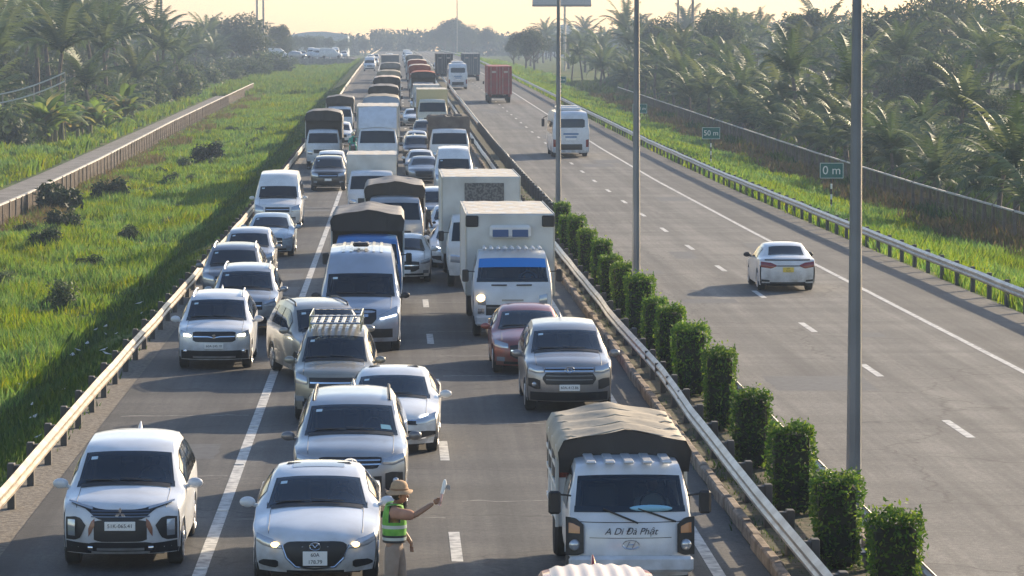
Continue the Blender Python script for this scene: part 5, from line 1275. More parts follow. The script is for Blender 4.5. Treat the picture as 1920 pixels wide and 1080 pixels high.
# ---- shoulder lorries
lorry(-4.35, 143.0, "white cab lorry with black tarpaulin at the left guardrail", P_WHITE2, 2.1, 2.35, 'tarp', M_TARP_GREY, M_TARP_DARK, cl=5.5, ch=3.45, cw=2.25)
lorry(-4.3, 184.0, "small lorry with black tarpaulin, farther one at the left guardrail", P_WHITE2, 2.1, 2.3, 'tarp', M_TARP_GREY, M_TARP_DARK, cl=5, ch=3.1, cw=2.2)
std_car('mpv', P_WHITE, -3.9, 168.0, "white car between the two black tarpaulin lorries in the hard shoulder", L=4.5, Wd=1.8, H=1.75, detail=0)
# ---- right lane lorries
lorry(3.25, 139.0, "white cab lorry with an open brown load bed in the right lane", P_WHITE, 2.4, 2.55, 'open', mat("brown_boards", (.17, .14, .12), .85, noise=(2, (.1, .08, .07), .35, .65)), None, cl=7, ch=3.2, cw=2.5)
lorry(3.0, 186.0, "yellowish box lorry in the right lane with a dark windscreen", P_CREAM, 2.4, 2.8, 'box', mat("box_yellow", (.6, .5, .27), .6), None, cl=7, ch=3.5, cw=2.45)
lorry(2.9, 212.0, "white topped lorry just behind the yellowish box lorry", P_SILVER, 2.3, 2.6, 'box', M_BOXW, None, cl=6, ch=3.1, cw=2.4)
lorry(2.9, 235.0, "dark brown covered lorry in the right lane", P_SILVER, 2.4, 2.8, 'tarp', M_TARP_BROWN, M_TARP_DARK, cl=8.5, ch=3.8, cw=2.5)
lorry(2.9, 268.0, "first rust red covered lorry of the right lane", P_SILVER, 2.4, 2.8, 'tarp', M_TARP_CREAM, M_TARP_BROWN, cl=8.5, ch=3.8, cw=2.5)
lorry(2.9, 300.0, "second rust red covered lorry of the right lane", P_SILVER, 2.4, 2.8, 'tarp', M_TARP_CREAM, M_TARP_BROWN, cl=8.5, ch=3.8, cw=2.5)
lorry(2.9, 345.0, "grey hooped lorry, last large one of the right lane", P_SILVER, 2.4, 2.8, 'tarp', M_TARP_GREY, M_TARP_GREY, cl=8.5, ch=3.7, cw=2.5)
rq = random.Random(19)
for (u, s, c, k) in ((1.6, 128, P_GREY, 'sedan'), (1.5, 135, P_WHITE, 'sedan'), (1.4, 148, P_BLACK, 'mpv'), (1.5, 160, P_SILVER, 'sedan'), (2.2, 172, P_BLACK, 'mpv'), (1.6, 200, P_WHITE, 'sedan'), (2.4, 228, P_SILVER, 'mpv')):
    std_car(k, c, u, s, {128: "dark grey car beside the open load bed lorry", 135: "white car beside the open load bed lorry", 148: "black car behind the open load bed lorry", 160: "silver sedan before the yellowish box lorry", 172: "black car just before the yellowish box lorry", 200: "white car beside the yellowish box lorry", 228: "silver car before the dark brown covered lorry"}[s], detail=0)
for i, (u, s) in enumerate(((-4.3, 408), (-3.9, 455), (-5.0, 500), (-.9, 380), (-.9, 405), (2.9, 385), (2.9, 410), (-4.2, 430), (-1, 435), (2.9, 440), (-4.4, 470), (-1, 475), (2.9, 480), (-4.2, 520), (-1, 530), (2.8, 535))):
    std_car('mpv' if i % 3 else 'van', (P_WHITE, P_SILVER, P_WHITE2)[i % 3], u, s, "pale vehicle tiny in the haze at the far end of the queue", detail=0, cat="car", group="vehicles at the far end of the queue")

# ---- opposite carriageway, seen from behind
def rear_sedan():
    sh = Shell('sedan', 4.42, 1.76, 1.48); root = thing("sedan_car", "white sedan with yellow plate driving away on the empty carriageway", "car"); place(root, 12.1, 71.8, 0, True, sh.L); i = sh.i
    sh.body(P_WHITE, root); sh.under(root); sh.glass(i['cowl'] + .1, i['wt'] - .12, .9, "windshield", M_GLASS, root); sh.glass(i['rr'] + .15, i['rb'] - .1, .84, "rear_window", M_GLASS, root)
    q_ = sh.q_at_y; y0, y1 = sh.at(i['cowl'])[0], sh.at(i['rb'])[0]; sh.side_windows(root, M_GLASS, [(q_(y0 + .5), q_(y0 + 1.35)), (q_(y0 + 1.43), q_(y1 - .6))], .2)
    sh.wheels(root); sh.mirrors(M_BLACK, root)
    face_generic(sh, root, P_WHITE)
    sh.fstrip([(.36, .83, .79), (.52, .9, .72), (.82, .93, .76)], "tail_lamp", M_TAIL, root, mirror=True, fn=sh.rear, nx=8, raise_=.01)
    sh.fstrip([(-.38, .82, .79), (.38, .82, .79)], "boot_trim", M_BLACK, root, fn=sh.rear, off=.012); sh.fstrip([(-.7, 1.0, .965), (.7, 1.0, .965)], "boot_lip", M_BLACK, root, fn=sh.rear, off=.012)
    q = plate(root, sh.rear(0, .69, .03), .34, .15, M_PLATEY, ["60A", "553.02"], math.pi)
    sh.fstrip([(-.55, .3, .24), (.55, .3, .24)], "bumper_trim", M_BLACK, root, fn=sh.rear, off=.012); sh.fstrip([(.56, .36, .31), (.8, .38, .31)], "reflector", M_BLACK, root, mirror=True, fn=sh.rear, nx=4)
rear_sedan()
def bus(u, s, L, Wd, H, m, label, win=(2.62, 2.1), detail=1):
    sh = Shell('bus', L, Wd, H); root = thing("coach_bus", label, "bus"); place(root, u, s, 0, True, sh.L); i = sh.i; f = sh.fz
    sh.body(m, root); MB().box((0, L / 2, .6), (Wd * .8, L * .9, .5), .05).build("underbody", M_DARK, root)
    sh.glass(i['cowl'] + .05, i['wt'] - .05, .94, "windshield", M_GLASS, root)
    sh.wheels(root, .32, False)
    for sg in (-1, 1):
        n = 7; y0 = .9
        for k in range(n):
            a = y0 + (L - 2.0) / n * k; b = a + (L - 2.0) / n - .07
            mb = MB(); mb.grid([[(sg * (sh.side(sh.q_at_y(y), sg, r).x * sg + .012), y, sh.side(sh.q_at_y(y), sg, r).z) for r in (.45, .6, .8, .97)] for y in (a, (a + b) / 2, b)], flip=sg > 0); mb.build("side_window", M_GLASS, root)
    w2 = Wd / 2 * .74
    sh.fstrip([(-w2, win[0] * f, win[1] * f + .05), (-w2 * .9, win[0] * f + .08, win[1] * f), (w2 * .9, win[0] * f + .08, win[1] * f), (w2, win[0] * f, win[1] * f + .05)], "rear_window", M_GLASS, root, fn=sh.rear, nx=14, nz=4)
    sh.fstrip([(Wd / 2 * .8, 1.25 * f, .75 * f), (Wd / 2 * .95, 1.3 * f, .75 * f)], "tail_lamp", M_TAIL, root, mirror=True, fn=sh.rear, nx=4)
    sh.fstrip([(-Wd / 2 * .6, .95 * f, .55 * f), (Wd / 2 * .6, .95 * f, .55 * f)], "engine_grille", M_BLACK, root, fn=sh.rear, nx=8)
    sh.fstrip([(-.5, 1.72 * f, 1.60 * f), (.5, 1.72 * f, 1.60 * f)], "lettering_band", mat("bus_blue_letter", (.08, .18, .35), .5), root, fn=sh.rear, nx=8)
    sh.fstrip([(-.38, 1.5 * f, 1.40 * f), (.38, 1.5 * f, 1.40 * f)], "lettering_band", mat("bus_blue_letter", (.08, .18, .35), .5), root, fn=sh.rear, nx=8)
    sh.fstrip([(-.32, 1.35 * f, 1.22 * f), (.32, 1.35 * f, 1.22 * f)], "licence_plate", M_PLATE, root, fn=sh.rear, nx=8, off=.02)
    MB().box((0, L * .35, H + .06), (1.5, 2.2, .24), .08).build("air_conditioner", m, root, True)
    MB().box((0, L * .78, H + .05), (1.5, 1.6, .2), .08).build("air_conditioner", m, root, True)
    for sg in (-1, 1): mm = MB(); mm.box((sg * (Wd / 2 + .22), .1, 2.2 * f), (.2, .1, .55), .04); mm.tube([(sg * (Wd / 2 - .1), .3, 2.7 * f), (sg * (Wd / 2 + .2), .1, 2.55 * f)], .03, 5); mm.build("wing_mirror", M_BLACK, root)
    return root
bus(11.55, 153.6, 9.0, 2.45, 3.1, P_WHITE2, "white midi bus with roof coolers driving away, half hidden by the thin lamp post")
bus(8.1, 300, 11.5, 2.5, 3.4, P_WHITE2, "white coach driving away between the median and the grey lorry")
lorry(11.3, 252, "red container lorry driving away, cream labels on its doors", P_WHITE, 2.45, 2.8, 'container', M_BOXR, None, cl=12, ch=4.0, cw=2.55, opp=True)
lorry(11.1, 340, "grey container lorry driving away beyond the white coach", P_WHITE, 2.45, 2.8, 'container', M_BOXG, None, cl=12, ch=4.0, cw=2.5, opp=True)
lorry(7.3, 345, "dark lorry with a red side beyond the median, left of the white coach", P_RED, 2.45, 2.8, 'container', mat("container_dark", (.05, .05, .06), .6), None, cl=10, ch=3.9, cw=2.5, opp=True)
std_car('mpv', P_WHITE, 7.9, 420, "tiny white car driving away ahead of the dark lorry beyond the median", detail=0, opp=True)

# ------------------------------------------------------------------ motorbikes with riders seen in the gaps
def skin_mesh(verts, edges, radii, name, m, parent, sub=1, rootv=0):
    me = bpy.data.meshes.new(name); me.from_pydata(verts, edges, []); o = bpy.data.objects.new(name, me); COL.objects.link(o); o.parent = parent
    md = o.modifiers.new("skin", 'SKIN'); md.use_smooth_shade = True
    sv_ = me.skin_vertices[0].data if me.skin_vertices else None
    if sv_ is None:
        bm = bmesh.new(); bm.from_mesh(me); bm.verts.layers.skin.verify(); bm.to_mesh(me); bm.free(); sv_ = me.skin_vertices[0].data
    for k, rr3 in enumerate(radii):
        rr3 = rr3 if isinstance(rr3, tuple) else (rr3, rr3); sv_[k].radius = rr3; sv_[k].use_root = (k == rootv)
    sb = o.modifiers.new("sub", 'SUBSURF'); sb.levels = sub; sb.render_levels = sub
    dg = bpy.context.evaluated_depsgraph_get(); me2 = bpy.data.meshes.new_from_object(o.evaluated_get(dg)); o.modifiers.clear(); o.data = me2
    me2.materials.clear(); me2.materials.append(m); me2.polygons.foreach_set("use_smooth", [True] * len(me2.polygons)); return o
M_SKIN = mat("skin", (.34, .19, .12), .55); M_HAIR = mat("hair_black", (.02, .017, .015), .6)
def rider(u, s, label, blabel, shirt, helmet, bikec):
    b = thing("motorbike", blabel, "motorbike"); place(b, u, s)
    q = MB(); q.tube([(0, .25, .75), (0, .1, .3)], .035, 6); q.box((0, .75, .5), (.22, .7, .3), .08); q.box((0, .25, .78), (.34, .14, .4), .06); q.box((0, 1.3, .62), (.24, .5, .16), .06); q.build("body", bikec, b, True)
    for y in (.05, 1.3): MB().disc((0, y, .29), 'x', .29, .1, 16).build("wheel", M_TYRE, b, True)
    q = MB(); q.box((0, .95, .78), (.26, .75, .1), .04); q.build("seat", M_BLACK, b, True)
    q = MB(); q.tube([(-.33, .42, 1.02), (0, .32, .98), (.33, .42, 1.02)], .018, 6); 
    for sg in (-1, 1): q.tube([(sg * .28, .4, 1.02), (sg * .36, .34, 1.18)], .01, 5); q.ball((sg * .37, .33, 1.2), (.07, .02, .05), 8, 5)
    q.build("handlebar", M_BLACK, b); MB().ball((0, .14, .9), (.1, .05, .08), 10, 6).build("headlight", M_LAMP, b, True)
    p = thing("person", label, "person"); place(p, u, s)
    V = [(0, .95, .9), (0, .9, 1.15), (0, .84, 1.36), (0, .82, 1.47), (0, .80, 1.6), (-.2, .84, 1.34), (-.26, .62, 1.14), (-.29, .42, 1.06), (.2, .84, 1.34), (.26, .62, 1.14), (.29, .42, 1.06), (-.12, .9, .88), (-.19, .48, .82), (-.17, .62, .36), (.12, .9, .88), (.19, .48, .82), (.17, .62, .36), (-.17, .5, .33), (.17, .5, .33)]
    Ed = [(0, 1), (1, 2), (2, 3), (3, 4), (2, 5), (5, 6), (6, 7), (2, 8), (8, 9), (9, 10), (0, 11), (11, 12), (12, 13), (13, 17), (0, 14), (14, 15), (15, 16), (16, 18)]
    Rr = [.15, .15, .15, .055, .085, .065, .05, .04, .065, .05, .04, .09, .075, .05, .09, .075, .05, .045, .045]
    skin_mesh(V, Ed, Rr, "body", shirt, p)
    MB().ball((0, .8, 1.64), (.125, .145, .13), 12, 8).build("helmet", helmet, p, True); MB().ball((0, .69, 1.58), (.075, .05, .08), 10, 6).build("face", M_SKIN, p, True)
rider(1.05, 84.5, "person in dark clothes and black helmet riding beside the white sedan", "dark motorbike between the lane dashes and the white sedan", mat("cloth_dark", (.03, .03, .035), .9), mat("helmet_black", (.02, .02, .02), .2, 0, .8), P_BLACK)
rider(1.2, 150.0, "person in pink top riding in the gap near the open load bed lorry", "red motorbike in the gap near the open load bed lorry", mat("cloth_pink", (.5, .22, .2), .9), mat("helmet_silver", (.5, .5, .5), .2, 0, .8), P_RED)
rider(-2.7, 152.0, "person in green jacket riding between the black tarpaulin lorry and the large lorry", "motorbike between the black tarpaulin lorry and the large blue white lorry", mat("cloth_green", (.05, .4, .3), .9), mat("helmet_cream", (.6, .55, .35), .2, 0, .8), P_BLACK)

# ------------------------------------------------------------------ person with reflective vest
def driver(sh, root, shirt, label, lean=0):
    x, y, z = sh.drv; p = thing("person", label, "person"); p.location = root.location; p.rotation_euler = root.rotation_euler
    V = [(x, y - .05, z - .35), (x, y - .06, z - .1), (x, y - .05, z + .1), (x, y - .07, z + .2), (x, y - .09, z + .3), (x - .2, y - .06, z + .07), (x - .2, y - .28, z - .12), (x - .1, y - .46, z + .05), (x + .2, y - .06, z + .07), (x + .22, y - .28, z - .12), (x + .1, y - .46, z + .05)]
    skin_mesh(V, [(0, 1), (1, 2), (2, 3), (3, 4), (2, 5), (5, 6), (6, 7), (2, 8), (8, 9), (9, 10)], [.14, .15, .14, .05, .05, .065, .05, .04, .065, .05, .04], "body", shirt, p)
    MB().ball((x, y - .1, z + .33), (.08, .095, .115), 12, 8).build("head", M_SKIN, p, True); MB().ball((x, y - .075, z + .37), (.088, .1, .1), 12, 8).build("hair", M_HAIR, p, True)
    for sg in (-1, 1): MB().box((x + sg * .1, y - .5, z + .07), (.05, .08, .05), .015).build("hand", M_SKIN, p, True)
for sh_, rt_, cl_, lb_ in DRV: driver(sh_, rt_, cl_, lb_)
def warden():
    p = thing("person", "person in wide tan hat and green reflective vest, standing with arm raised", "person", None, W(-.02, 44.2, 0), TH)
    # faces the right side of the road, slightly away; x right, y away
    V = [(0, 0, .88), (0, 0, 1.0), (.0, .01, 1.16), (.0, .02, 1.30), (.03, .02, 1.40), (.07, .03, 1.475),
         (.02, -.19, 1.335), (.26, -.25, 1.30), (.48, -.17, 1.43), (.53, -.15, 1.46),
         (.02, .2, 1.33), (.08, .26, 1.08), (.2, .2, .92), (.23, .17, .87),
         (-.02, -.1, .84), (-.04, -.11, .46), (-.08, -.12, .09), (.07, -.12, .05), (.03, .1, .84), (.08, .12, .46), (.07, .13, .09), (.22, .13, .05)]
    Ed = [(0, 1), (1, 2), (2, 3), (3, 4), (4, 5), (3, 6), (6, 7), (7, 8), (8, 9), (3, 10), (10, 11), (11, 12), (12, 13), (0, 14), (14, 15), (15, 16), (16, 17), (0, 18), (18, 19), (19, 20), (20, 21)]
    Rr = [(.13, .11), (.135, .115), (.13, .115), (.13, .12), .055, .06, .058, .045, .034, .028, .058, .045, .034, .028, .085, .06, .042, .038, .085, .06, .042, .038]
    skin_mesh(V, Ed, Rr, "body", M_SKIN, p)
    hd = MB(); rows = []
    for i in range(11):
        a = math.pi * i / 10; row = []
        for k in range(14):
            t = 2 * math.pi * k / 14; x = math.cos(t); y = math.sin(t); jaw = 1 - .28 * max(0, -math.cos(a)) ; row.append((.085 + .098 * math.sin(a) * x * (jaw if x < 0 else .98), .03 + .076 * math.sin(a) * y * jaw, 1.545 + .118 * math.cos(a)))
        rows.append(row)
    hd.grid(rows, closed=True); hd.ball((.185, .03, 1.53), (.018, .014, .022), 8, 5); hd.ball((.165, .03, 1.487), (.014, .022, .008), 8, 5)
    for y in (-.045, .105): hd.ball((.07, y, 1.54), (.018, .008, .03), 8, 5)
    hd.build("head", M_SKIN, p, True, angle=180)
    e = MB()
    for y in (.0, .06): e.ball((.168, y, 1.56), (.012, .011, .009), 8, 5)
    e.build("eyes", M_HAIR, p, True)
    h = MB(); h.ball((.06, .03, 1.565), (.1, .085, .1), 12, 8); h.build("hair", M_HAIR, p, True)
    hat = thing_part = None
    # hat: wide soft brim, round crown
    m = mat("hat_tan", (.50, .33, .19), .85, noise=(9, (.38, .24, .14), .35, .65)); q = MB(); rows = []
    for rr3, z in ((.0, 1.745), (.05, 1.742), (.09, 1.72), (.108, 1.68), (.112, 1.63), (.122, 1.615), (.145, 1.603), (.172, 1.582), (.174, 1.575), (.145, 1.592), (.11, 1.605)):
        rows.append([(.07 + rr3 * math.cos(t) * 1.05, .03 + rr3 * math.sin(t), z + (.018 * math.cos(2 * t) + .012 * math.sin(3 * t)) * (rr3 > .15) + .05 * (rr3 > .12) * rr3 * math.cos(t)) for t in [2 * math.pi * k / 24 for k in range(24)]])
    q.grid(rows, closed=True, flip=True); q.build("hat", m, p, True, angle=60)
    MB().tube([(.07 + .114 * math.cos(t) * 1.05, .03 + .114 * math.sin(t), 1.632) for t in [2 * math.pi * k / 24 for k in range(25)]], .012, 6).build("hat_band", mat("hat_band", (.3, .17, .09), .8), p, True)
    # shirt with short sleeves
    ms = mat("shirt_tan", (.50, .27, .18), .9, noise=(6, (.4, .2, .13), .35, .65))
    V = [(0, 0, .95), (0, 0, 1.1), (.0, .01, 1.22), (.0, .02, 1.33), (.02, .02, 1.40), (.02, -.2, 1.335), (.15, -.235, 1.315), (.29, -.24, 1.31), (.02, .21, 1.33), (.06, .26, 1.14)]
    skin_mesh(V, [(0, 1), (1, 2), (2, 3), (3, 4), (3, 5), (5, 6), (6, 7), (3, 8), (8, 9)], [(.145, .125), (.145, .13), (.145, .13), (.14, .13), .07, .085, .085, .082, .08, .078], "shirt", ms, p)
    # vest: an open shell round the trunk with armholes
    mv = mat("vest_green", (.2, .5, .07), .75, noise=(7, (.09, .3, .03), .35, .6), bump=(9, .7, .02)); mr = mat("reflective_band", (.55, .62, .6), .35, .3); mk = mat("vest_black", (.03, .03, .03), .8)
    def ring(z, ex=0.0, a0=0, a1=360, n=28):
        f = (z - .9) / .5; rx = .150 + .012 * math.sin(f * 3) + ex; ry = .185 + .012 * f + ex
        if z > 1.3: g = (z - 1.3) / .14; rx *= 1 - .25 * g; ry *= 1 - .25 * g
        return [(.005 + rx * math.copysign(abs(math.cos(t)) ** .85, math.cos(t)), .01 + ry * math.copysign(abs(math.sin(t)) ** .85, math.sin(t)), z) for t in [R(a0 + (a1 - a0) * k / n) for k in range(n + (0 if a1 - a0 == 360 else 1))]]
    q = MB(); q.grid([ring(z) for z in (.93, 1.0, 1.08, 1.16, 1.2)], closed=True)
    q.grid([ring(z, 0, 112, 248, 14) for z in (1.2, 1.26, 1.32, 1.38, 1.42)]); q.grid([ring(z, 0, 15, 68, 6) for z in (1.2, 1.28, 1.36, 1.42)]); q.grid([ring(z, 0, -68, -15, 6) for z in (1.2, 1.28, 1.36, 1.42)])
    q.grid([ring(z, -.008) for z in (.93, 1.0, 1.08, 1.16, 1.2)], closed=True)
    for y in (-.12, .14):
        pts = [(.005 + .15 * math.cos(t) * .75, y, 1.40 + .035 * math.sin(t)) for t in [math.pi * k / 8 for k in range(9)]]; q.grid([[(a, b - .045, c) for a, b, c in pts], [(a, b + .045, c + .01) for a, b, c in pts]])
    q.build("vest", mv, p, True)
    for z0, z1, mm in ((1.115, 1.16, mr), (.955, .995, mr), (.925, .955, mk), (.995, 1.025, mk)): MB().grid([ring(z0, .006), ring(z1, .006)], closed=True).build("reflective_band" if mm is mr else "vest_edging", mm, p, True)
    q = MB(); q.tube([(ring(z, .004, -68, -15, 6)[0]) for z in (1.2, 1.28, 1.36, 1.42)], .01, 5); q.tube([(ring(z, .004, 248, 249, 1)[0]) for z in (1.2, 1.26, 1.34, 1.42)], .01, 5); q.build("vest_edging", mk, p)
    # trousers
    mt = mat("trousers_khaki", (.36, .28, .22), .9, noise=(5, (.27, .2, .15), .35, .65))
    V = [(0, 0, .97), (0, 0, .88), (-.03, -.1, .82), (-.04, -.11, .47), (-.08, -.12, .14), (.04, .1, .82), (.08, .12, .47), (.07, .13, .14)]
    skin_mesh(V, [(0, 1), (1, 2), (2, 3), (3, 4), (1, 5), (5, 6), (6, 7)], [(.15, .135), (.16, .145), .125, .10, .088, .125, .10, .088], "trousers", mt, p, rootv=1)
    for y, x in ((-.12, -.02), (.13, .13)): MB().ball((x, y, .045), (.14, .055, .05), 12, 6).build("shoe", M_BLACK, p, True)
    # raised right hand: palm, four bent fingers and a thumb closed on the baton
    for nm, c, ax in (("hand", Vector((.565, -.142, 1.48)), None),):
        q = MB(); q.box(c, (.075, .035, .075), .014, Matrix.Rotation(R(-25), 3, 'Y')); q.build("hand", M_SKIN, p, True)
        for k in range(4):
            z = -.027 + .018 * k; L = (.9, 1.0, .95, .8)[k]
            pts = [c + Vector((.028, -.01, z)), c + Vector((.06 * L, -.024, z + .004)), c + Vector((.066 * L, -.05, z + .006)), c + Vector((.036, -.056, z + .004))]
            MB().tube(pts, [.0095, .009, .0085, .007], 6).build("finger", M_SKIN, p, True)
        MB().tube([c + Vector((.0, -.012, .03)), c + Vector((.025, -.04, .05)), c + Vector((.05, -.048, .048))], [.012, .0105, .008], 6).build("thumb", M_SKIN, p, True)
    c = Vector((.23, .165, .86)); q = MB(); q.box(c, (.04, .03, .08), .012); q.build("hand", M_SKIN, p, True)
    for k in range(4): MB().tube([c + Vector((-.015 + .012 * k, 0, -.035)), c + Vector((-.012 + .012 * k, -.012, -.075)), c + Vector((-.01 + .012 * k, -.03, -.095))], [.009, .008, .007], 6).build("finger", M_SKIN, p, True)
    b = thing("signal_baton", "short white baton with small flag, held up by the person in the vest", "baton", None, W(-.02, 44.2, 0), TH)
    MB().tube([(.605, -.183, 1.43), (.64, -.183, 1.59)], [.018, .016], 8).build("handle", mat("baton_pink", (.7, .45, .42), .6), b, True)
    MB().tube([(.64, -.183, 1.59), (.675, -.183, 1.73), (.68, -.183, 1.78)], [.024, .03, .012], 8).build("tip", mat("baton_white", (.85, .85, .82), .4), b, True)
    q = MB(); q.grid([[(.66 + .022 * k, -.175 + .012 * math.sin(k * 1.3), 1.73 - .022 * j - .008 * k) for k in range(5)] for j in range(4)]); q.build("flag", mat("flag_grey", (.35, .33, .33), .8), b, True)
warden()

# ------------------------------------------------------------------ distance signs
M_SIGNG = mat("sign_green", (.0, .11, .10), .5); M_SIGNW = mat("sign_white", (.7, .72, .7), .5)
def dsign(u, s, txt, label):
    s *= KS
    r = thing("distance_sign", label, "sign", None, W(u, s, gz(u, s), False), TH); H0 = gz(u, s)
    for k in range(8): MB().tube([(0, 0, .27 * k - .1 * (k == 0)), (0, 0, .27 * (k + 1))], .05, 10).build("post", M_SIGNW if k % 2 else M_BLACK, r, True)
    MB().box((0, -.07, 2.3), (1.25, .03, .82), .02).build("panel", M_SIGNG, r)
    q = MB()
    for a, b, sx, sz in ((0, .385, 1.2, .025), (0, -.385, 1.2, .025), (.595, 0, .025, .745), (-.595, 0, .025, .745)): q.box((a, -.09, 2.3 + b), (sx, .012, sz), .002)
    q.build("panel_border", M_SIGNW, r)
    text("lettering", txt, .62 if len(txt) < 4 else .5 if len(txt) < 5 else .4, M_SIGNW, r, (0, -.092, 2.3), ext=.004)
dsign(22.6, 121, "0 m", "green distance sign reading 0 m on a striped post, partly behind the thick lamp post")
dsign(21.6, 160, "50 m", "green sign reading 50 m on a striped post, middle of the right verge")
dsign(20.8, 199, "100 m", "green sign reading 100 m on a striped post, right of the middle lamp post")
dsign(20.2, 285, "150 m", "farthest small green sign on the right verge left of the lamp post")

# ------------------------------------------------------------------ far structures
def billboard(u, s, wd, hg, zb, m, label):
    s *= KS
    r = thing("billboard", label, "billboard", None, W(u, s, gz(u, s), False), TH); base = gz(u, s)
    MB().box((0, 0, zb - base + hg / 2), (wd, .6, hg), .05).build("board", m, r)
    q = MB(); q.box((0, -.32, zb - base + .3), (wd * 1.01, .1, .35), .02); q.build("walkway", M_STEELD, r)
    q = MB()
    for x in (-.7, .7): q.tube([(x, 0, 0), (x, 0, zb - base)], .28, 8)
    q.build("leg", M_STEEL, r)
billboard(37.0, 520, 13, 7, 16.6, mat("billboard_grey", (.28, .3, .33), .7), "grey backed roadside billboard on two legs at the top edge behind the lamp post")
billboard(-29.5, 520, 8, 6, 18.1, mat("billboard_green", (.1, .2, .15), .7), "green billboard cut by the top edge above the big rounded tree on the left")
def util_pole(u, s, h, label):
    s *= KS
    r = thing("utility_pole", label, "utility pole", None, W(u, s, gz(u, s), False), TH)
    MB().tube([(0, 0, 0), (0, 0, h)], [.28, .16], 8).build("pole", M_CONC, r); MB().box((0, 0, h - .6), (2.4, .14, .14), .02).build("crossarm", M_CONC, r)
    for x in (-1.1, 0, 1.1): MB().tube([(x, 0, h - .55), (x, 0, h - .25)], .06, 6).build("insulator", M_BLACK, r)
util_pole(47, 370, 22, "tallest grey utility pole rising above the right plantation"); util_pole(46.5, 385, 15, "shorter utility pole just left of the tallest one over the right plantation")
util_pole(-35.5, 360, 20, "thin utility pole above the left palms beside the big rounded tree"); util_pole(24, 900, 28, "far utility pole standing beyond the end of the road")
def wire(a, b, sag, label):
    q = MB(); pts = []
    for k in range(25): t = k / 24; p = Vector(a).lerp(Vector(b), t); p.z -= sag * 4 * t * (1 - t); pts.append(p)
    q.tube(pts, .05, 4); tag(q.build("power_line", M_STEELD), label, "power line", "power lines crossing the sky")
for k, (za, zb_) in enumerate(((30, 26), (27.5, 24), (24.5, 21.5))):
    WL = ("uppermost", "middle", "lowest")[k]
    wire((-80, 640 * KS, za + 1), (100, 600 * KS, zb_ + 4), 5, WL + " of three thin power lines crossing the pale sky")
wire((0, 420 * KS, 24), (60, 330 * KS, 18), 1.5, "thin power line sloping down to the tallest pole on the right")
# warehouses in the haze
def warehouse(u, s, wd, dp, h, m, label, arch=True):
    s *= KS
    r = thing("warehouse", label, "building", None, W(u, s, gz(u, s), False), TH)
    MB().box((0, 0, h / 2), (wd, dp, h), .05).build("wall", m, r)
    rows = []
    for y in (-dp / 2 - .5, dp / 2 + .5): rows.append([(wd / 2 * 1.03 * t, y, h + (wd * .07 * (1 - t * t) if arch else wd * .1 * (1 - abs(t))) + .05) for t in np.linspace(-1, 1, 17)])
    low = [[(p[0], p[1], h - .1) for p in rw] for rw in rows]
    q = MB(); q.grid(rows); q.grid([rows[0], low[0]], flip=False); q.grid([rows[1], low[1]], flip=True); q.build("roof", mat("roof_sheet", (.5, .55, .6), .5, .3), r)
    for k in range(5): MB().box((wd * (-.4 + .2 * k), -dp / 2 - .03, 2.2), (wd * .09, .08, 4), .02).build("door", M_STEELD, r)
warehouse(-31, 980, 24, 50, 8.5, mat("warehouse_wall", (.5, .55, .6), .7), "large pale blue arched warehouse in the haze left of the road end")
bpy.context.view_layer.update()
warehouse(72, 1000, 16, 30, 12, mat("white_wall", (.62, .62, .6), .7), "white industrial building in the haze right of the tall far trees", False)
warehouse(198, 1000, 16, 30, 12, mat("white_wall", (.62, .62, .6), .7), "white low building roof showing over the right treeline", True)
# cars parked on the far crossing road
rc = random.Random(8)
for i in range(14):
    s = 795 + (i % 2) * 31 + rc.uniform(-2, 2); u = -12.5 - (i // 2) * 2.05 + rc.uniform(-.2, .2)
    sh = Shell('mpv' if i % 3 else 'van'); r = thing("parked_car", "tiny white vehicle in the far parked row beyond the left field", "car", "vehicles parked far away on the left", W(u, s, .25, True), TH + R(90 if i % 4 == 0 else 0))
    sh.body((P_WHITE, P_WHITE2, P_SILVER)[i % 3], r); sh.glass(sh.i['cowl'] + .1, sh.i['wt'] - .1, .9, "windshield", M_GLASS, r); sh.wheels(r, rims=False)
q = MB(); q.grid([[W(u, s, .22, True) for u in (-120, -45, -9)] for s in (783, 800, 825, 845)]); tag(q.build("far_road", M_SHOULD), None, None, None, "structure")
for s_far, lb in ((782, "low pale parapet wall in front of the far parked row"), (846, "low pale parapet wall behind the far parked row")):
    r = thing("parapet", lb, "wall", None, W(-64, s_far, gz(-64, s_far), False), TH); MB().box((0, 0, 1.2), (108, .3, 3.0), .04).build("wall", M_CONC, r)
    q = MB()
    for k in range(36): q.box((-53 + 3 * k, 0, 2.75), (.3, .34, .3), .03)
    q.build("coping", M_PLATE, r)
r = thing("handrail", "pale curved double handrail among the trees at the left picture edge", "handrail", None, W(-34.6, 205 * KS, gz(-34.6, 205 * KS), False), TH)
for dz in (0, -.75): MB().tube([(-3 + .9 * k, 0, 4.3 + dz + .022 * k * k) for k in range(11)], .07, 6).build("rail", mat("handrail_pale", (.5, .52, .5), .5), r, True)
for k in (1, 4, 7, 10): MB().tube([(-3 + .9 * k, 0, 0), (-3 + .9 * k, 0, 4.3 + .022 * k * k)], .06, 6).build("post", M_CONC, r)

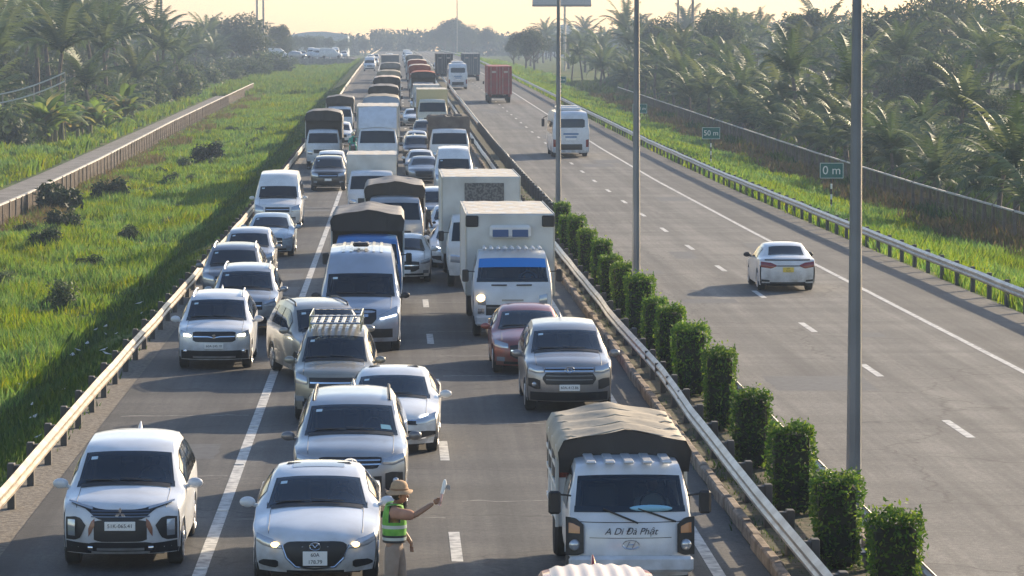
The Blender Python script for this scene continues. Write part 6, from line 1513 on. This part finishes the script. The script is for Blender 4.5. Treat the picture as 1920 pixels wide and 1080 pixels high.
# ------------------------------------------------------------------ labels by place for repeats that differ only there
ONES = "zeroth first second third fourth fifth sixth seventh eighth ninth tenth eleventh twelfth thirteenth fourteenth fifteenth sixteenth seventeenth eighteenth nineteenth twentieth".split()
def ordi(n):
    if n <= 20: return ONES[n]
    t, o = divmod(n, 10); tw = {2: "twenty", 3: "thirty", 4: "forty", 5: "fifty", 6: "sixty", 7: "seventy", 8: "eighty", 9: "ninety"}[t]
    return (tw + "-" + ONES[o]) if o else tw[:-1] + "ieth"
for g, tpl in (("palms beyond the left service road", "tall palm in the left clump, %s from the left picture edge"), ("taller trees over the right plantation", "rounded tree rising over the right palms, %s from the left"),
               ("tall trees at the far treeline", "tall ragged tree over the far treeline, %s from the left"), ("banana plants beyond the left service road", "yellow green banana plant beyond the service road, %s from the left"),
               ("short palms behind the right fence", "short palm with low fronds behind the right fence, %s from the right"), ("vehicles at the far end of the queue", "pale vehicle tiny in haze at the queue's far end, %s from the left"),
               ("vehicles parked far away on the left", "tiny pale vehicle in the far parked rows, %s from the left"), ("weed clumps in the left grass field", "low weed clump in the left grass field, %s from the left"),
               ("low trees around the far warehouse", "hazy low tree around the far warehouse, %s from the left"), ("distant palms on the right", "distant hazy palm beyond the red lorry, %s from the left"),
               ("distant palms on the left", "distant hazy palm beyond the left clump, %s from the left"), ("undergrowth shrubs on the left", "dark leafy shrub under the left trees, %s from the left"),
               ("undergrowth shrubs on the right", "leafy shrub among palms behind the right fence, %s from the right"), ("hazy trees along the far road", "hazy rounded tree beside the far road, %s from the left"),
               ("shrubs at the far end of the service road", "hazy shrub by the far end of the service road, %s from the left"), ("dark trees at the back of the right plantation", "dense dark tree behind the right palms, %s from the right"), ("dark trees behind the left palms", "dense dark tree behind the left palms, %s from the left"),
               ("palms of the right plantation", "feathery palm of the right plantation, %s from the right")):
    L_ = [o for o in bpy.data.objects if o.get("group") == g]
    L_.sort(key=lambda o: o.location.x / max(1, o.location.y), reverse="from the right" in tpl)
    for k, o in enumerate(L_):
        if k < 99: o["label"] = tpl % (ordi(k + 1) if k else "nearest" if False else "first")
# ------------------------------------------------------------------ haze
hz = MB().box((0, 0, 0), (1, 1, 1)).build("haze", mat("haze_air", (1, 1, 1)))
hz.scale = (3600, 2800, 60); hz.location = (0, 1090, 24.0)
m = bpy.data.materials["haze_air"]; n = m.node_tree; n.nodes.clear(); out = n.nodes.new("ShaderNodeOutputMaterial"); pv = n.nodes.new("ShaderNodeVolumePrincipled")
pv.inputs["Color"].default_value = (.42, .53, .70, 1); pv.inputs["Density"].default_value = .0005; pv.inputs["Anisotropy"].default_value = .05
n.links.new(pv.outputs[0], out.inputs["Volume"]); tag(hz, "thin pale air haze", None, None, "stuff")
